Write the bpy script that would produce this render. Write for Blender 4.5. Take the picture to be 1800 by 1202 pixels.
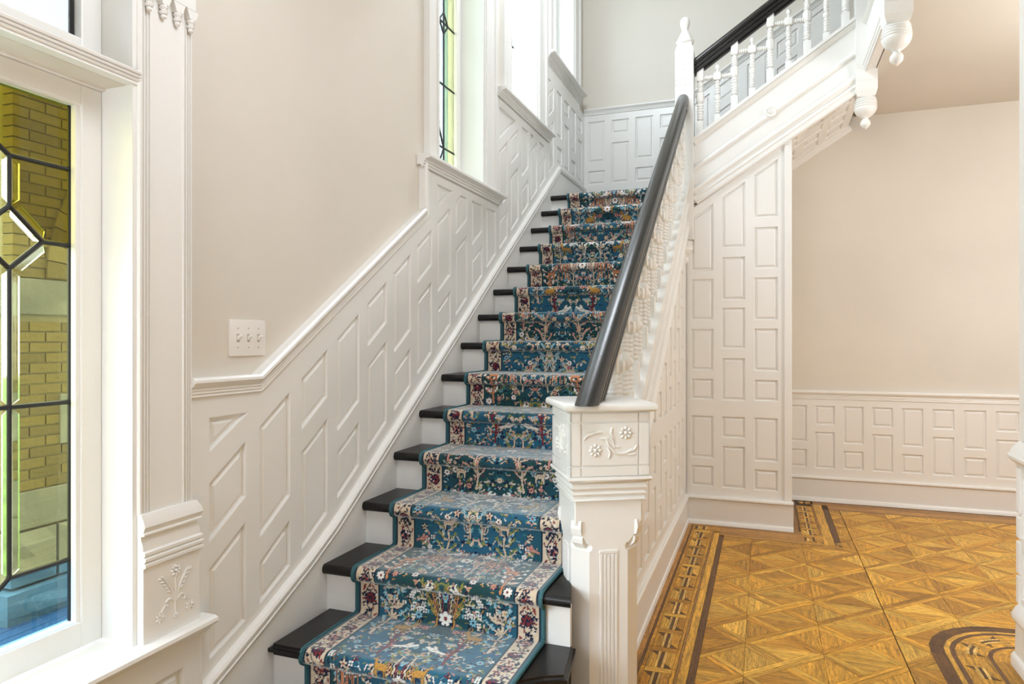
import bpy, bmesh, math, random
import numpy as np
from mathutils import Vector, Matrix

random.seed(7)
SC = bpy.context.scene
COL = SC.collection
for _o in list(bpy.data.objects):
    bpy.data.objects.remove(_o)

# ------------------------------------------------------------------ camera
cam_data = bpy.data.cameras.new('camera')
cam = bpy.data.objects.new('camera', cam_data)
COL.objects.link(cam)
cam.location = (1.549, 0.0, 1.32)
cam.rotation_euler = (math.radians(90), 0, 0.35287445)
cam_data.sensor_width = 36.0
cam_data.lens = 24.008
cam_data.shift_y = -0.0032
cam_data.clip_start = 0.02
SC.camera = cam

# ------------------------------------------------------------------ world, fill lights, exposure
world = bpy.data.worlds.new('sky')
SC.world = world
world.use_nodes = True
_bg = world.node_tree.nodes['Background']
_bg.inputs[0].default_value = (0.78, 0.90, 1.0, 1)
_bg.inputs[1].default_value = 22.0

def fill_light(name, loc, power, color, radius):
    d = bpy.data.lights.new(name, 'POINT')
    d.shadow_soft_size = radius
    d.energy = power
    d.color = color
    o = bpy.data.objects.new(name, d)
    COL.objects.link(o)
    o.location = loc
    return o
fill_light('fill_entry_low', (0.45, -0.60, 1.25), 31, (0.89, 0.97, 1.09), 0.40)  # unseen fill light added behind the camera to brighten the risers
fill_light('fill_entry_high', (1.15, 1.25, 2.80), 28, (0.87, 0.97, 1.10), 0.40)  # added fill above the stair foot for treads and left wall, no fixture
fill_light('fill_hall', (3.75, 3.9, 2.30), 52, (0.96, 0.97, 1.0), 0.35)  # out-of-frame fill light added for the hall walls and ceiling
fill_light('fill_stairwell', (0.6, 3.75, 4.35), 60, (0.88, 0.97, 1.06), 0.35)  # unseen fill added high in the stairwell to brighten the landing panelling

def portal(name, loc, sy, sz):
    d = bpy.data.lights.new(name, 'AREA')
    d.shape = 'RECTANGLE'
    d.size = sz
    d.size_y = sy
    d.cycles.is_portal = True
    o = bpy.data.objects.new(name, d)
    COL.objects.link(o)
    o.location = loc
    o.rotation_euler = (0, math.radians(-90), 0)
    return o
portal('portal_entry', (-0.31, 0.80, 1.55), 1.6, 2.2)
portal('portal_stair', (-0.31, 3.39, 3.55), 0.7, 2.8)
portal('portal_stair_middle', (-0.31, 4.42, 3.9), 0.7, 2.2)
portal('portal_stair_upper', (-0.31, 5.41, 4.2), 0.7, 1.6)

SC.view_settings.view_transform = 'Standard'
SC.view_settings.look = 'None'
SC.view_settings.gamma = 1.0
SC.view_settings.use_curve_mapping = False
SC.view_settings.exposure = 0.78
SC.cycles.max_bounces = 10
SC.cycles.diffuse_bounces = 6
SC.cycles.transparent_max_bounces = 16
SC.cycles.caustics_reflective = False
SC.cycles.caustics_refractive = False
SC.cycles.sample_clamp_indirect = 8.0

# ------------------------------------------------------------------ materials
def new_mat(name):
    m = bpy.data.materials.new(name)
    m.use_nodes = True
    nt = m.node_tree
    return m, nt, nt.nodes['Principled BSDF']

def setin(b, **kw):
    for k, v in kw.items():
        k = k.replace('_', ' ')
        if k in b.inputs:
            b.inputs[k].default_value = v

def paint(name, c, rough, var=0.03, bump=0.05, bscale=60, spec=0.5, coat=0.0):
    m, nt, b = new_mat(name)
    N = nt.nodes
    tc = N.new('ShaderNodeTexCoord')
    n1 = N.new('ShaderNodeTexNoise')
    n1.inputs['Scale'].default_value = 1.7
    n1.inputs['Detail'].default_value = 4
    nt.links.new(tc.outputs['Object'], n1.inputs['Vector'])
    r = N.new('ShaderNodeValToRGB')
    lo = tuple(max(0, x * (1 - var)) for x in c) + (1,)
    hi = tuple(min(1, x * (1 + var)) for x in c) + (1,)
    r.color_ramp.elements[0].position = 0.3
    r.color_ramp.elements[1].position = 0.7
    r.color_ramp.elements[0].color = lo
    r.color_ramp.elements[1].color = hi
    nt.links.new(n1.outputs['Fac'], r.inputs['Fac'])
    nt.links.new(r.outputs['Color'], b.inputs['Base Color'])
    n2 = N.new('ShaderNodeTexNoise')
    n2.inputs['Scale'].default_value = bscale
    n2.inputs['Detail'].default_value = 3
    nt.links.new(tc.outputs['Object'], n2.inputs['Vector'])
    bp = N.new('ShaderNodeBump')
    bp.inputs['Strength'].default_value = bump
    bp.inputs['Distance'].default_value = 0.01
    nt.links.new(n2.outputs['Fac'], bp.inputs['Height'])
    nt.links.new(bp.outputs['Normal'], b.inputs['Normal'])
    setin(b, Roughness=rough, Specular_IOR_Level=spec, Coat_Weight=coat)
    return m

M_WHITE = paint('white_gloss_paint', (0.810, 0.798, 0.768), 0.30, 0.012, 0.04, 25)
M_PLASTER = paint('beige_wall_paint', (0.695, 0.648, 0.578), 0.75, 0.03, 0.10, 14, 0.3)
M_CEIL = paint('ceiling_paint', (0.69, 0.64, 0.565), 0.85, 0.02, 0.05, 30, 0.2)
M_BLACK = paint('black_varnished_wood', (0.0095, 0.0085, 0.008), 0.30, 0.3, 0.05, 90, 0.35)
M_RAIL = paint('black_polished_rail', (0.022, 0.020, 0.018), 0.27, 0.3, 0.04, 120, 0.55)
M_PLATE = paint('switch_plastic', (0.80, 0.775, 0.74), 0.35, 0.01, 0.0, 40)
M_SCREW = paint('painted_screw', (0.42, 0.38, 0.33), 0.4, 0.02, 0.0, 40)
M_LEAD = paint('lead_came', (0.010, 0.011, 0.013), 0.45, 0.2, 0.05, 80)
M_BIND = paint('teal_binding', (0.045, 0.125, 0.145), 0.8, 0.15, 0.2, 250, 0.2)
M_SUB = paint('floor_joint_filler', (0.055, 0.030, 0.012), 0.7, 0.2, 0.1, 60)
M_MORTAR = paint('mortar', (0.20, 0.18, 0.11), 0.9, 0.15, 0.3, 60)
M_STONE = paint('rough_stone', (0.17, 0.175, 0.14), 0.9, 0.35, 1.0, 14)
M_BRICK = paint('buff_brick', (0.17, 0.132, 0.040), 0.9, 0.22, 0.6, 40)
M_BRICK2 = paint('buff_brick_darker', (0.135, 0.105, 0.033), 0.9, 0.25, 0.6, 40)
M_DECK = paint('blue_grey_porch_paint', (0.07, 0.11, 0.15), 0.5, 0.12, 0.1, 50)
M_GRASS = paint('lawn_green', (0.07, 0.15, 0.025), 0.95, 0.5, 0.5, 30)
M_LEAF = paint('foliage_green', (0.05, 0.12, 0.02), 0.8, 0.5, 0.5, 30)
M_BARK = paint('bark', (0.09, 0.06, 0.04), 0.9, 0.3, 0.8, 20)
M_DARKWOOD = paint('porch_ceiling_wood', (0.10, 0.085, 0.05), 0.7, 0.2, 0.2, 30)

def glass(name, tint, gloss=0.07, rough=0.02):
    m = bpy.data.materials.new(name)
    m.use_nodes = True
    nt = m.node_tree
    N = nt.nodes
    for n in list(N):
        if n.type == 'BSDF_PRINCIPLED':
            N.remove(n)
    out = [n for n in N if n.type == 'OUTPUT_MATERIAL'][0]
    t = N.new('ShaderNodeBsdfTransparent')
    tc = N.new('ShaderNodeTexCoord')
    nz = N.new('ShaderNodeTexNoise')
    nz.inputs['Scale'].default_value = 9
    nt.links.new(tc.outputs['Object'], nz.inputs['Vector'])
    rp = N.new('ShaderNodeValToRGB')
    rp.color_ramp.elements[0].color = tuple(x * 0.92 for x in tint) + (1,)
    rp.color_ramp.elements[1].color = tuple(tint) + (1,)
    nt.links.new(nz.outputs['Fac'], rp.inputs['Fac'])
    nt.links.new(rp.outputs['Color'], t.inputs['Color'])
    g = N.new('ShaderNodeBsdfGlossy')
    g.inputs['Roughness'].default_value = rough
    mx = N.new('ShaderNodeMixShader')
    mx.inputs[0].default_value = gloss
    nt.links.new(t.outputs[0], mx.inputs[1])
    nt.links.new(g.outputs[0], mx.inputs[2])
    nt.links.new(mx.outputs[0], out.inputs['Surface'])
    return m
G_CLEAR = glass('clear_glass', (0.93, 0.95, 0.93), 0.04)
G_PALE2 = glass('light_obscure_glass', (0.79, 0.80, 0.81), 0.04)
G_PALE = glass('pale_obscure_glass', (0.46, 0.47, 0.47), 0.04)
G_OLIVE = glass('olive_amber_glass', (0.30, 0.265, 0.075), 0.04)
G_STRAW = glass('pale_straw_glass', (0.44, 0.42, 0.31), 0.04)
G_YEL = glass('pale_yellow_glass', (0.33, 0.32, 0.235), 0.05)
G_BLUE = glass('blue_glass', (0.24, 0.34, 0.40), 0.05)
G_GREEN = glass('pale_green_glass', (0.25, 0.29, 0.24), 0.05)
G_SKY = glass('pale_blue_glass', (0.36, 0.375, 0.385), 0.05)
G_FROST = glass('frosted_glass', (0.205, 0.205, 0.20), 0.12, 0.3)
def bevel_glass():
    m, nt, b = new_mat('bevelled_glass_edge')
    setin(b, Base_Color=(0.95, 0.97, 1.0, 1), Roughness=0.05, IOR=1.35, Transmission_Weight=1.0)
    return m
G_BEVEL = bevel_glass()

def wood_floor():
    m, nt, b = new_mat('oak_parquet')
    N = nt.nodes
    uv = N.new('ShaderNodeUVMap')
    uv.uv_map = 'grain'
    mp = N.new('ShaderNodeMapping')
    mp.inputs['Scale'].default_value = (5.0, 75.0, 1)
    nt.links.new(uv.outputs['UV'], mp.inputs['Vector'])
    n1 = N.new('ShaderNodeTexNoise')
    n1.inputs['Scale'].default_value = 1.0
    n1.inputs['Detail'].default_value = 5
    n1.inputs['Roughness'].default_value = 0.65
    n1.inputs['Distortion'].default_value = 0.6
    nt.links.new(mp.outputs['Vector'], n1.inputs['Vector'])
    mp2 = N.new('ShaderNodeMapping')
    mp2.inputs['Scale'].default_value = (26.0, 420.0, 1)
    nt.links.new(uv.outputs['UV'], mp2.inputs['Vector'])
    n2 = N.new('ShaderNodeTexNoise')
    n2.inputs['Scale'].default_value = 1.0
    n2.inputs['Detail'].default_value = 3
    nt.links.new(mp2.outputs['Vector'], n2.inputs['Vector'])
    at = N.new('ShaderNodeAttribute')
    at.attribute_name = 'tone'
    r1 = N.new('ShaderNodeMapRange')
    r1.inputs['From Min'].default_value = 0.32
    r1.inputs['From Max'].default_value = 0.68
    r1.inputs['To Min'].default_value = 0.50
    r1.inputs['To Max'].default_value = 1.42
    nt.links.new(n1.outputs['Fac'], r1.inputs['Value'])
    r2 = N.new('ShaderNodeMapRange')
    r2.inputs['From Min'].default_value = 0.36
    r2.inputs['From Max'].default_value = 0.52
    r2.inputs['To Min'].default_value = 0.42
    r2.inputs['To Max'].default_value = 1.0
    nt.links.new(n2.outputs['Fac'], r2.inputs['Value'])
    mul = N.new('ShaderNodeMath')
    mul.operation = 'MULTIPLY'
    nt.links.new(r1.outputs[0], mul.inputs[0])
    nt.links.new(r2.outputs[0], mul.inputs[1])
    vm = N.new('ShaderNodeVectorMath')
    vm.operation = 'SCALE'
    nt.links.new(at.outputs['Color'], vm.inputs[0])
    nt.links.new(mul.outputs[0], vm.inputs['Scale'])
    nt.links.new(vm.outputs['Vector'], b.inputs['Base Color'])
    bp = N.new('ShaderNodeBump')
    bp.inputs['Strength'].default_value = 0.05
    nt.links.new(n2.outputs['Fac'], bp.inputs['Height'])
    nt.links.new(bp.outputs['Normal'], b.inputs['Normal'])
    setin(b, Roughness=0.42, Specular_IOR_Level=0.4)
    return m
M_OAK = wood_floor()

def carpet_mat():
    m, nt, b = new_mat('woven_pile')
    N = nt.nodes
    at = N.new('ShaderNodeAttribute')
    at.attribute_name = 'weave'
    tc = N.new('ShaderNodeTexCoord')
    nz = N.new('ShaderNodeTexNoise')
    nz.inputs['Scale'].default_value = 420
    nz.inputs['Detail'].default_value = 2
    nt.links.new(tc.outputs['Object'], nz.inputs['Vector'])
    mr = N.new('ShaderNodeMapRange')
    mr.inputs['From Min'].default_value = 0.3
    mr.inputs['From Max'].default_value = 0.7
    mr.inputs['To Min'].default_value = 0.75
    mr.inputs['To Max'].default_value = 1.2
    nt.links.new(nz.outputs['Fac'], mr.inputs['Value'])
    vm = N.new('ShaderNodeVectorMath')
    vm.operation = 'SCALE'
    nt.links.new(at.outputs['Color'], vm.inputs[0])
    nt.links.new(mr.outputs[0], vm.inputs['Scale'])
    nt.links.new(vm.outputs['Vector'], b.inputs['Base Color'])
    bp = N.new('ShaderNodeBump')
    bp.inputs['Strength'].default_value = 0.4
    bp.inputs['Distance'].default_value = 0.002
    nt.links.new(nz.outputs['Fac'], bp.inputs['Height'])
    nt.links.new(bp.outputs['Normal'], b.inputs['Normal'])
    setin(b, Roughness=0.9, Specular_IOR_Level=0.1, Sheen_Weight=0.9, Sheen_Roughness=0.4)
    b.inputs['Sheen Tint'].default_value = (0.85, 0.95, 1.0, 1)
    return m
M_CARPET = carpet_mat()

# ------------------------------------------------------------------ object helpers
def tag(o, label=None, cat=None, group=None, kind=None):
    if label: o['label'] = label
    if cat: o['category'] = cat
    if group: o['group'] = group
    if kind: o['kind'] = kind
    return o

def empty(name, loc=(0, 0, 0)):
    o = bpy.data.objects.new(name, None)
    o.empty_display_size = 0.05
    COL.objects.link(o)
    o.location = loc
    return o

def link(name, me, mat=None, parent=None, keep=True):
    o = bpy.data.objects.new(name, me)
    COL.objects.link(o)
    if mat is not None and not me.materials:
        me.materials.append(mat)
    if parent is not None:
        o.parent = parent
        if keep:
            o.matrix_parent_inverse = Matrix.Translation(parent.location).inverted() if parent.parent is None else Matrix.Identity(4)
    return o

class MB:
    """collects geometry for ONE mesh"""
    def __init__(s):
        s.v = []
        s.f = []
    def add(s, vs, fs):
        n = len(s.v)
        s.v += [tuple(p) for p in vs]
        s.f += [tuple(i + n for i in f) for f in fs]
        return s
    def box(s, x0, x1, y0, y1, z0, z1):
        return s.add([(x0, y0, z0), (x1, y0, z0), (x1, y1, z0), (x0, y1, z0), (x0, y0, z1), (x1, y0, z1), (x1, y1, z1), (x0, y1, z1)],
                     [(0, 3, 2, 1), (4, 5, 6, 7), (0, 1, 5, 4), (1, 2, 6, 5), (2, 3, 7, 6), (3, 0, 4, 7)])
    def bbox(s, x0, x1, y0, y1, z0, z1, b=0.004):
        """box with chamfered edges"""
        bm = bmesh.new()
        bmesh.ops.create_cube(bm, size=1)
        for v in bm.verts:
            v.co = Vector(((x0 + x1) / 2 + v.co.x * (x1 - x0), (y0 + y1) / 2 + v.co.y * (y1 - y0), (z0 + z1) / 2 + v.co.z * (z1 - z0)))
        bmesh.ops.bevel(bm, geom=bm.edges[:], offset=b, segments=2, affect='EDGES', profile=0.6)
        bm.verts.index_update()
        s.add([v.co[:] for v in bm.verts], [[v.index for v in f.verts] for f in bm.faces])
        bm.free()
        return s
    def prism(s, poly, to3, h0, h1):
        """polygon (a,b) extruded from h0 to h1 through the map to3"""
        n = len(poly)
        vs = [to3(a, b, h0) for a, b in poly] + [to3(a, b, h1) for a, b in poly]
        fs = [tuple(range(n))[::-1], tuple(range(n, 2 * n))] + [(i, (i + 1) % n, n + (i + 1) % n, n + i) for i in range(n)]
        return s.add(vs, fs)
    def lathe(s, prof, M, seg=16, cap=True):
        """prof: [(r,h)] turned about local z, M a Matrix"""
        n0 = []
        vs = []
        for r, h in prof:
            for k in range(seg):
                a = 2 * math.pi * k / seg
                vs.append(M @ Vector((r * math.cos(a), r * math.sin(a), h)))
        fs = []
        for i in range(len(prof) - 1):
            for k in range(seg):
                k2 = (k + 1) % seg
                fs.append((i * seg + k, i * seg + k2, (i + 1) * seg + k2, (i + 1) * seg + k))
        if cap:
            fs.append(tuple(range(seg))[::-1])
            fs.append(tuple(range((len(prof) - 1) * seg, len(prof) * seg)))
        return s.add(vs, fs)
    def tube(s, pts, r, seg=6):
        """round tube through points, r a number or list"""
        pts = [Vector(p) for p in pts]
        rs = r if isinstance(r, (list, tuple)) else [r] * len(pts)
        vs = []
        fs = []
        up = Vector((0.13, 0.31, 0.94))
        for i, p in enumerate(pts):
            d = (pts[min(i + 1, len(pts) - 1)] - pts[max(i - 1, 0)]).normalized()
            u = d.cross(up)
            if u.length < 1e-4:
                u = d.cross(Vector((1, 0, 0)))
            u.normalize()
            w = d.cross(u)
            for k in range(seg):
                a = 2 * math.pi * k / seg
                vs.append(p + u * (rs[i] * math.cos(a)) + w * (rs[i] * math.sin(a)))
        for i in range(len(pts) - 1):
            for k in range(seg):
                k2 = (k + 1) % seg
                fs.append((i * seg + k, i * seg + k2, (i + 1) * seg + k2, (i + 1) * seg + k))
        fs.append(tuple(range(seg))[::-1])
        fs.append(tuple(range((len(pts) - 1) * seg, len(pts) * seg)))
        return s.add(vs, fs)
    def blob(s, c, rx, ry, rz, R=None, nu=8, nv=5):
        """squashed ball"""
        vs = []
        fs = []
        c = Vector(c)
        R = R or Matrix.Identity(3)
        for j in range(nv + 1):
            th = math.pi * j / nv
            for k in range(nu):
                a = 2 * math.pi * k / nu
                vs.append(c + R @ Vector((rx * math.sin(th) * math.cos(a), ry * math.sin(th) * math.sin(a), rz * math.cos(th))))
        for j in range(nv):
            for k in range(nu):
                k2 = (k + 1) % nu
                fs.append((j * nu + k, j * nu + k2, (j + 1) * nu + k2, (j + 1) * nu + k))
        return s.add(vs, fs)
    def mould(s, path, prof, to3, caps=True, lift=0.0):
        """moulding along a 2-D path in a wall: prof [(v,h)], v up across the path, h out of the wall; mitred"""
        P = [Vector((p[0], p[1])) for p in path]
        n = len(prof)
        vs = []
        for i, p in enumerate(P):
            d0 = (P[i] - P[i - 1]).normalized() if i > 0 else None
            d1 = (P[i + 1] - P[i]).normalized() if i < len(P) - 1 else None
            if d0 is None: d0 = d1
            if d1 is None: d1 = d0
            n0 = Vector((-d0.y, d0.x))
            n1 = Vector((-d1.y, d1.x))
            m = (n0 + n1).normalized()
            k = 1 / max(0.3, m.dot(n0))
            for v, h in prof:
                q = p + m * (v * k)
                vs.append(to3(q.x, q.y, h + lift))
        fs = []
        for i in range(len(P) - 1):
            for j in range(n):
                j2 = (j + 1) % n
                fs.append((i * n + j, i * n + j2, (i + 1) * n + j2, (i + 1) * n + j))
        if caps:
            fs.append(tuple(range(n))[::-1])
            fs.append(tuple(range((len(P) - 1) * n, len(P) * n)))
        return s.add(vs, fs)
    def mesh(s, name, mat=None, smooth=None):
        me = bpy.data.meshes.new(name)
        me.from_pydata(s.v, [], s.f)
        me.validate()
        bm = bmesh.new()
        bm.from_mesh(me)
        bmesh.ops.recalc_face_normals(bm, faces=bm.faces[:])
        bm.to_mesh(me)
        bm.free()
        if mat is not None:
            me.materials.append(mat)
        if smooth:
            me.shade_smooth()
            try:
                me.set_sharp_from_angle(angle=math.radians(smooth))
            except Exception:
                pass
        return me
    def build(s, name, mat, parent=None, smooth=None):
        return link(name, s.mesh(name, mat, smooth), None, parent)

# 2-D helpers
def clip_half(poly, a, b, c):
    """keep a*x+b*y <= c"""
    out = []
    n = len(poly)
    for i in range(n):
        p, q = poly[i], poly[(i + 1) % n]
        dp = a * p[0] + b * p[1] - c
        dq = a * q[0] + b * q[1] - c
        if dp <= 0: out.append(p)
        if (dp < 0 < dq) or (dq < 0 < dp):
            t = dp / (dp - dq)
            out.append((p[0] + t * (q[0] - p[0]), p[1] + t * (q[1] - p[1])))
    return out
def area(poly):
    return 0.5 * sum(poly[i][0] * poly[(i + 1) % len(poly)][1] - poly[(i + 1) % len(poly)][0] * poly[i][1] for i in range(len(poly))) if len(poly) > 2 else 0
def ccw(poly):
    return poly if area(poly) > 0 else poly[::-1]
def clean(poly, eps=0.004):
    out = []
    for p in poly:
        if not out or math.hypot(p[0] - out[-1][0], p[1] - out[-1][1]) > eps:
            out.append(p)
    while len(out) > 2 and math.hypot(out[0][0] - out[-1][0], out[0][1] - out[-1][1]) <= eps:
        out.pop()
    return out
def inset(poly, d):
    """offset a convex ccw polygon inwards"""
    out = list(poly)
    n = len(poly)
    for i in range(n):
        p, q = poly[i], poly[(i + 1) % n]
        dx, dy = q[0] - p[0], q[1] - p[1]
        L = math.hypot(dx, dy)
        nx, ny = dy / L, -dx / L
        out = clip_half(out, nx, ny, nx * p[0] + ny * p[1] - d)
        if len(out) < 3:
            return None
    return out
def inset_same(poly, d):
    """inset that keeps the vertex count (for rings)"""
    n = len(poly)
    res = []
    for i in range(n):
        p0, p1, p2 = poly[i - 1], poly[i], poly[(i + 1) % n]
        d0 = Vector((p1[0] - p0[0], p1[1] - p0[1])).normalized()
        d1 = Vector((p2[0] - p1[0], p2[1] - p1[1])).normalized()
        n0 = Vector((-d0.y, d0.x)); n1 = Vector((-d1.y, d1.x))
        m = n0 + n1
        if m.length < 1e-5: m = n0
        m.normalize()
        k = d / max(0.28, m.dot(n0))
        res.append((p1[0] + m.x * k, p1[1] + m.y * k))
    return res
def inradius(poly):
    lo, hi = 0.0, 0.5
    for _ in range(18):
        mid = (lo + hi) / 2
        if inset(poly, mid): lo = mid
        else: hi = mid
    return lo

def raised_panel(poly, to3, parent, mat=M_WHITE, depth=0.013, name='wainscot_panel'):
    """one recessed and fielded panel whose rim lies on the frame's face (h=0)"""
    poly = ccw(poly)
    R = inradius(poly)
    steps = [(0.0, 0.0), (0.003, -0.001), (0.006, -depth), (0.013, -depth), (0.024, -depth * 0.42), (0.025, -depth * 0.28)]
    sc = min(1.0, R * 0.62 / 0.025)
    mb = MB()
    n = len(poly)
    vs = []
    for off, h in steps:
        vs += [to3(a, b, h) for a, b in inset_same(poly, off * sc)]
    fs = []
    for k in range(len(steps) - 1):
        for i in range(n):
            j = (i + 1) % n
            fs.append((k * n + i, k * n + j, (k + 1) * n + j, (k + 1) * n + i))
    fs.append(tuple(range((len(steps) - 1) * n, len(steps) * n)))
    mb.add(vs, fs)
    return mb.build(name, mat, parent)

def frame_with_holes(name, outer, holes, to3, mat, parent, h=0.0):
    bm = bmesh.new()
    edges = []
    for loop in [outer] + holes:
        vs = [bm.verts.new(to3(a, b, h)) for a, b in loop]
        for i in range(len(vs)):
            edges.append(bm.edges.new((vs[i], vs[(i + 1) % len(vs)])))
    bmesh.ops.triangle_fill(bm, use_beauty=True, use_dissolve=False, edges=edges)
    me = bpy.data.meshes.new(name)
    bm.to_mesh(me)
    bm.free()
    return link(name, me, mat, parent)

# wall maps: (along, up, out) -> world
YB = 6.077            # back wall
YC = 5.075            # closet wall below the upper flight
XS = 1.024            # panelled side below the stair
ZC = 3.094            # hall ceiling
def TL(y, z, h): return (h, y, z)
def TB(x, z, h): return (x, YB - h, z)
def TC(x, z, h): return (x, YC - h, z)
def TS(y, z, h): return (XS + h, y, z)

# treads: nosing front (y) and top (z)
NY = [1.817, 2.109, 2.375, 2.624] + [1.92178 + 0.234456 * i for i in range(4, 14)]
NZ = [0.322, 0.491, 0.661, 0.823] + [0.34994 + 0.158166 * i for i in range(4, 14)]
ZL = NZ[13]           # landing level
ZF2 = ZL + 6 * 0.161  # upper floor level
SL = 0.68
US = 0.65             # slope of the upper flight

# ================================================================== THE SETTING
def slab_cells(ys, zs, holes, to_box):
    mb = MB()
    for i in range(len(ys) - 1):
        for j in range(len(zs) - 1):
            cy, cz = (ys[i] + ys[i + 1]) / 2, (zs[j] + zs[j + 1]) / 2
            if any(a < cy < b and c < cz < d for a, b, c, d in holes):
                continue
            to_box(mb, ys[i], ys[i + 1], zs[j], zs[j + 1])
    return mb

# ---- floor sub-base
floor = MB().box(0.0, 5.0, -2.4, YB, -0.15, -0.004).build('floor', M_SUB)
tag(floor, 'golden oak parquet hall floor with dark inlaid borders', 'floor', kind='structure')

# ---- left wall with its four window openings
W0 = (0.02, 1.326, 0.52, 1.975)
W0T = (0.02, 1.326, 2.022, 2.62)
W1 = (3.09, 3.69, 2.20, 4.90)
W2 = (4.135, 4.70, 2.868, 4.90)
W3 = (5.109, 5.712, 3.50, 4.90)
holes = [W0, W0T, W1, W2, W3]
ys = sorted({-2.4, YB + 0.25} | {h[0] for h in holes} | {h[1] for h in holes})
zs = sorted({-0.15, 6.2} | {h[2] for h in holes} | {h[3] for h in holes})
wl = slab_cells(ys, zs, holes, lambda m, a, b, c, d: m.box(-0.14, 0.0, a, b, c, d))
holes_o = [(-0.02, 1.62, 0.40, 2.75), W1, W2, W3]     # the brickwork outside is splayed away from the sidelight
ys_o = sorted({-2.4, YB + 0.25} | {h[0] for h in holes_o} | {h[1] for h in holes_o})
zs_o = sorted({-0.15, 6.2} | {h[2] for h in holes_o} | {h[3] for h in holes_o})
wo = slab_cells(ys_o, zs_o, holes_o, lambda m, a, b, c, d: m.box(-0.28, -0.14, a, b, c, d))
wall_left = wl.add(wo.v, wo.f).build('wall_left', M_PLASTER)
tag(wall_left, 'beige plaster wall with white stepped wainscot climbing beside the stairs', 'wall', kind='structure')

# ---- back wall, far right wall, wall behind the camera
wall_back = MB().box(0.0, 5.0, YB, YB + 0.25, -0.15, 6.2).build('wall_back', M_PLASTER)
tag(wall_back, 'cream plaster wall behind the landing and the hall', 'wall', kind='structure')
wall_right = MB().box(5.0, 5.2, -2.6, YB + 0.25, -0.15, 6.2).build('wall_right', M_PLASTER)
tag(wall_right, 'cream plaster wall closing the hall on the right', 'wall', kind='structure')
wall_front = MB().box(-0.28, 5.0, -2.6, -2.4, -0.15, 6.2).build('wall_front', M_PLASTER)
tag(wall_front, 'cream plaster wall behind the viewer', 'wall', kind='structure')

# ---- ceilings: hall ceiling with the stairwell opening, and the upper ceiling
WELL_Y0 = 2.72
ceil = MB().box(2.24, 5.0, -2.4, YB, ZC, ZF2 - 0.02).box(0.0, 2.24, -2.4, WELL_Y0, ZC, ZF2 - 0.02).build('ceiling', M_CEIL)
tag(ceil, 'plain cream hall ceiling at the edge of the stairwell', 'ceiling', kind='structure')
ceil2 = MB().box(-0.28, 5.2, -2.6, YB + 0.25, 6.2, 6.4).build('ceiling', M_PLASTER)
tag(ceil2, 'high plain ceiling over the stairwell', 'ceiling', kind='structure')

# ---- wainscot of the left wall
XW = 0.018
def TW(y, z, h): return (XW + h, y, z)
cols = [1.577 + 0.2145 * i for i in range(11)] + [3.93, 4.14, 4.348, 4.54, 4.737, 4.957]
PW = 0.155
ZT = [2.097, 2.758, 3.30]
panels = []
def wband(y0, y1, w0, w1, ztop=None, zbot=None):
    p = [(y0, SL * y0 + w0), (y1, SL * y1 + w0), (y1, SL * y1 + w1), (y0, SL * y0 + w1)]
    if ztop is not None: p = clip_half(p, 0, 1, ztop)
    if zbot is not None: p = clip_half(p, 0, -1, -zbot)
    p = clean(p)
    if len(p) > 2 and abs(area(p)) > 0.0012: panels.append(p)
panels.append([(1.578, 0.985), (1.745, 1.088), (1.578, 1.088)])
for k, y0 in enumerate(cols):
    y1 = y0 + (PW if k < 11 else 0.150)
    zt = None if k < 7 else ZT[0] if k < 11 else ZT[1] if k < 16 else ZT[2]
    odd = (k % 2 == 0)
    if k == 0:
        wband(y0, y1, -0.355, -0.178)
        panels.append([(y0, 0.373), (y1, 0.432), (y1, SL * y1 - 0.431), (y0, SL * y0 - 0.431)])
    elif k == 1:
        wband(y0, y1, -0.545, -0.183)
        panels.append([(y0, 0.456), (y1, 0.538), (y1, SL * y1 - 0.622), (y0, SL * y0 - 0.622)])
    elif k == 2:
        wband(y0, y1, -0.368, -0.186)
        panels.append([(y0, 0.571), (y1, 0.668), (y1, SL * y1 - 0.444), (y0, SL * y0 - 0.444)])
    elif odd:
        wband(y0, y1, -0.372, -0.190, zt)
        wband(y0, y1, -0.802, -0.446, zt)
    else:
        wband(y0, y1, -0.548, -0.190, zt)
        wband(y0, y1, -0.806, -0.624, zt)
for y0, zt in ((3.078, ZT[0]), (3.93, ZT[1]), (4.962, ZT[2])):
    p = clean(clip_half([(y0, SL * y0 - 0.125), (y0 + 0.5, SL * (y0 + 0.5) - 0.125), (y0 + 0.5, 4.5), (y0, 4.5)], 0, 1, zt))
    panels.append(p)
for k, y0 in enumerate((5.182, 5.400, 5.617, 5.835)):
    if k % 2 == 0:
        panels.append([(y0, 2.925), (y0 + 0.15, 2.925), (y0 + 0.15, 3.29), (y0, 3.29)])
        panels.append([(y0, 2.718), (y0 + 0.15, 2.718), (y0 + 0.15, 2.848), (y0, 2.848)])
    else:
        panels.append([(y0, 3.160), (y0 + 0.15, 3.160), (y0 + 0.15, 3.285), (y0, 3.285)])
        panels.append([(y0, 2.718), (y0 + 0.15, 2.718), (y0 + 0.15, 3.085), (y0, 3.085)])
panels = [ccw(p) for p in panels]
SKIRT = [(1.50, 0.300), (1.60, 0.345), (1.78, 0.424), (2.025, 0.542), (2.172, 0.622), (2.297, 0.704), (2.434, 0.797), (2.60, 0.908),
         (5.221, 2.690), (6.075, 2.690)]
outer = SKIRT + [(6.075, 3.36), (5.90, 3.36), (5.90, 3.40), (4.93, 3.40), (4.93, 2.83), (3.90, 2.83), (3.90, 2.16), (2.94, 2.16), (2.94, 1.92),
                 (1.80, 1.165), (1.50, 1.165)]
frame_with_holes('wainscot_frame', outer, panels, TW, M_WHITE, wall_left)
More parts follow.
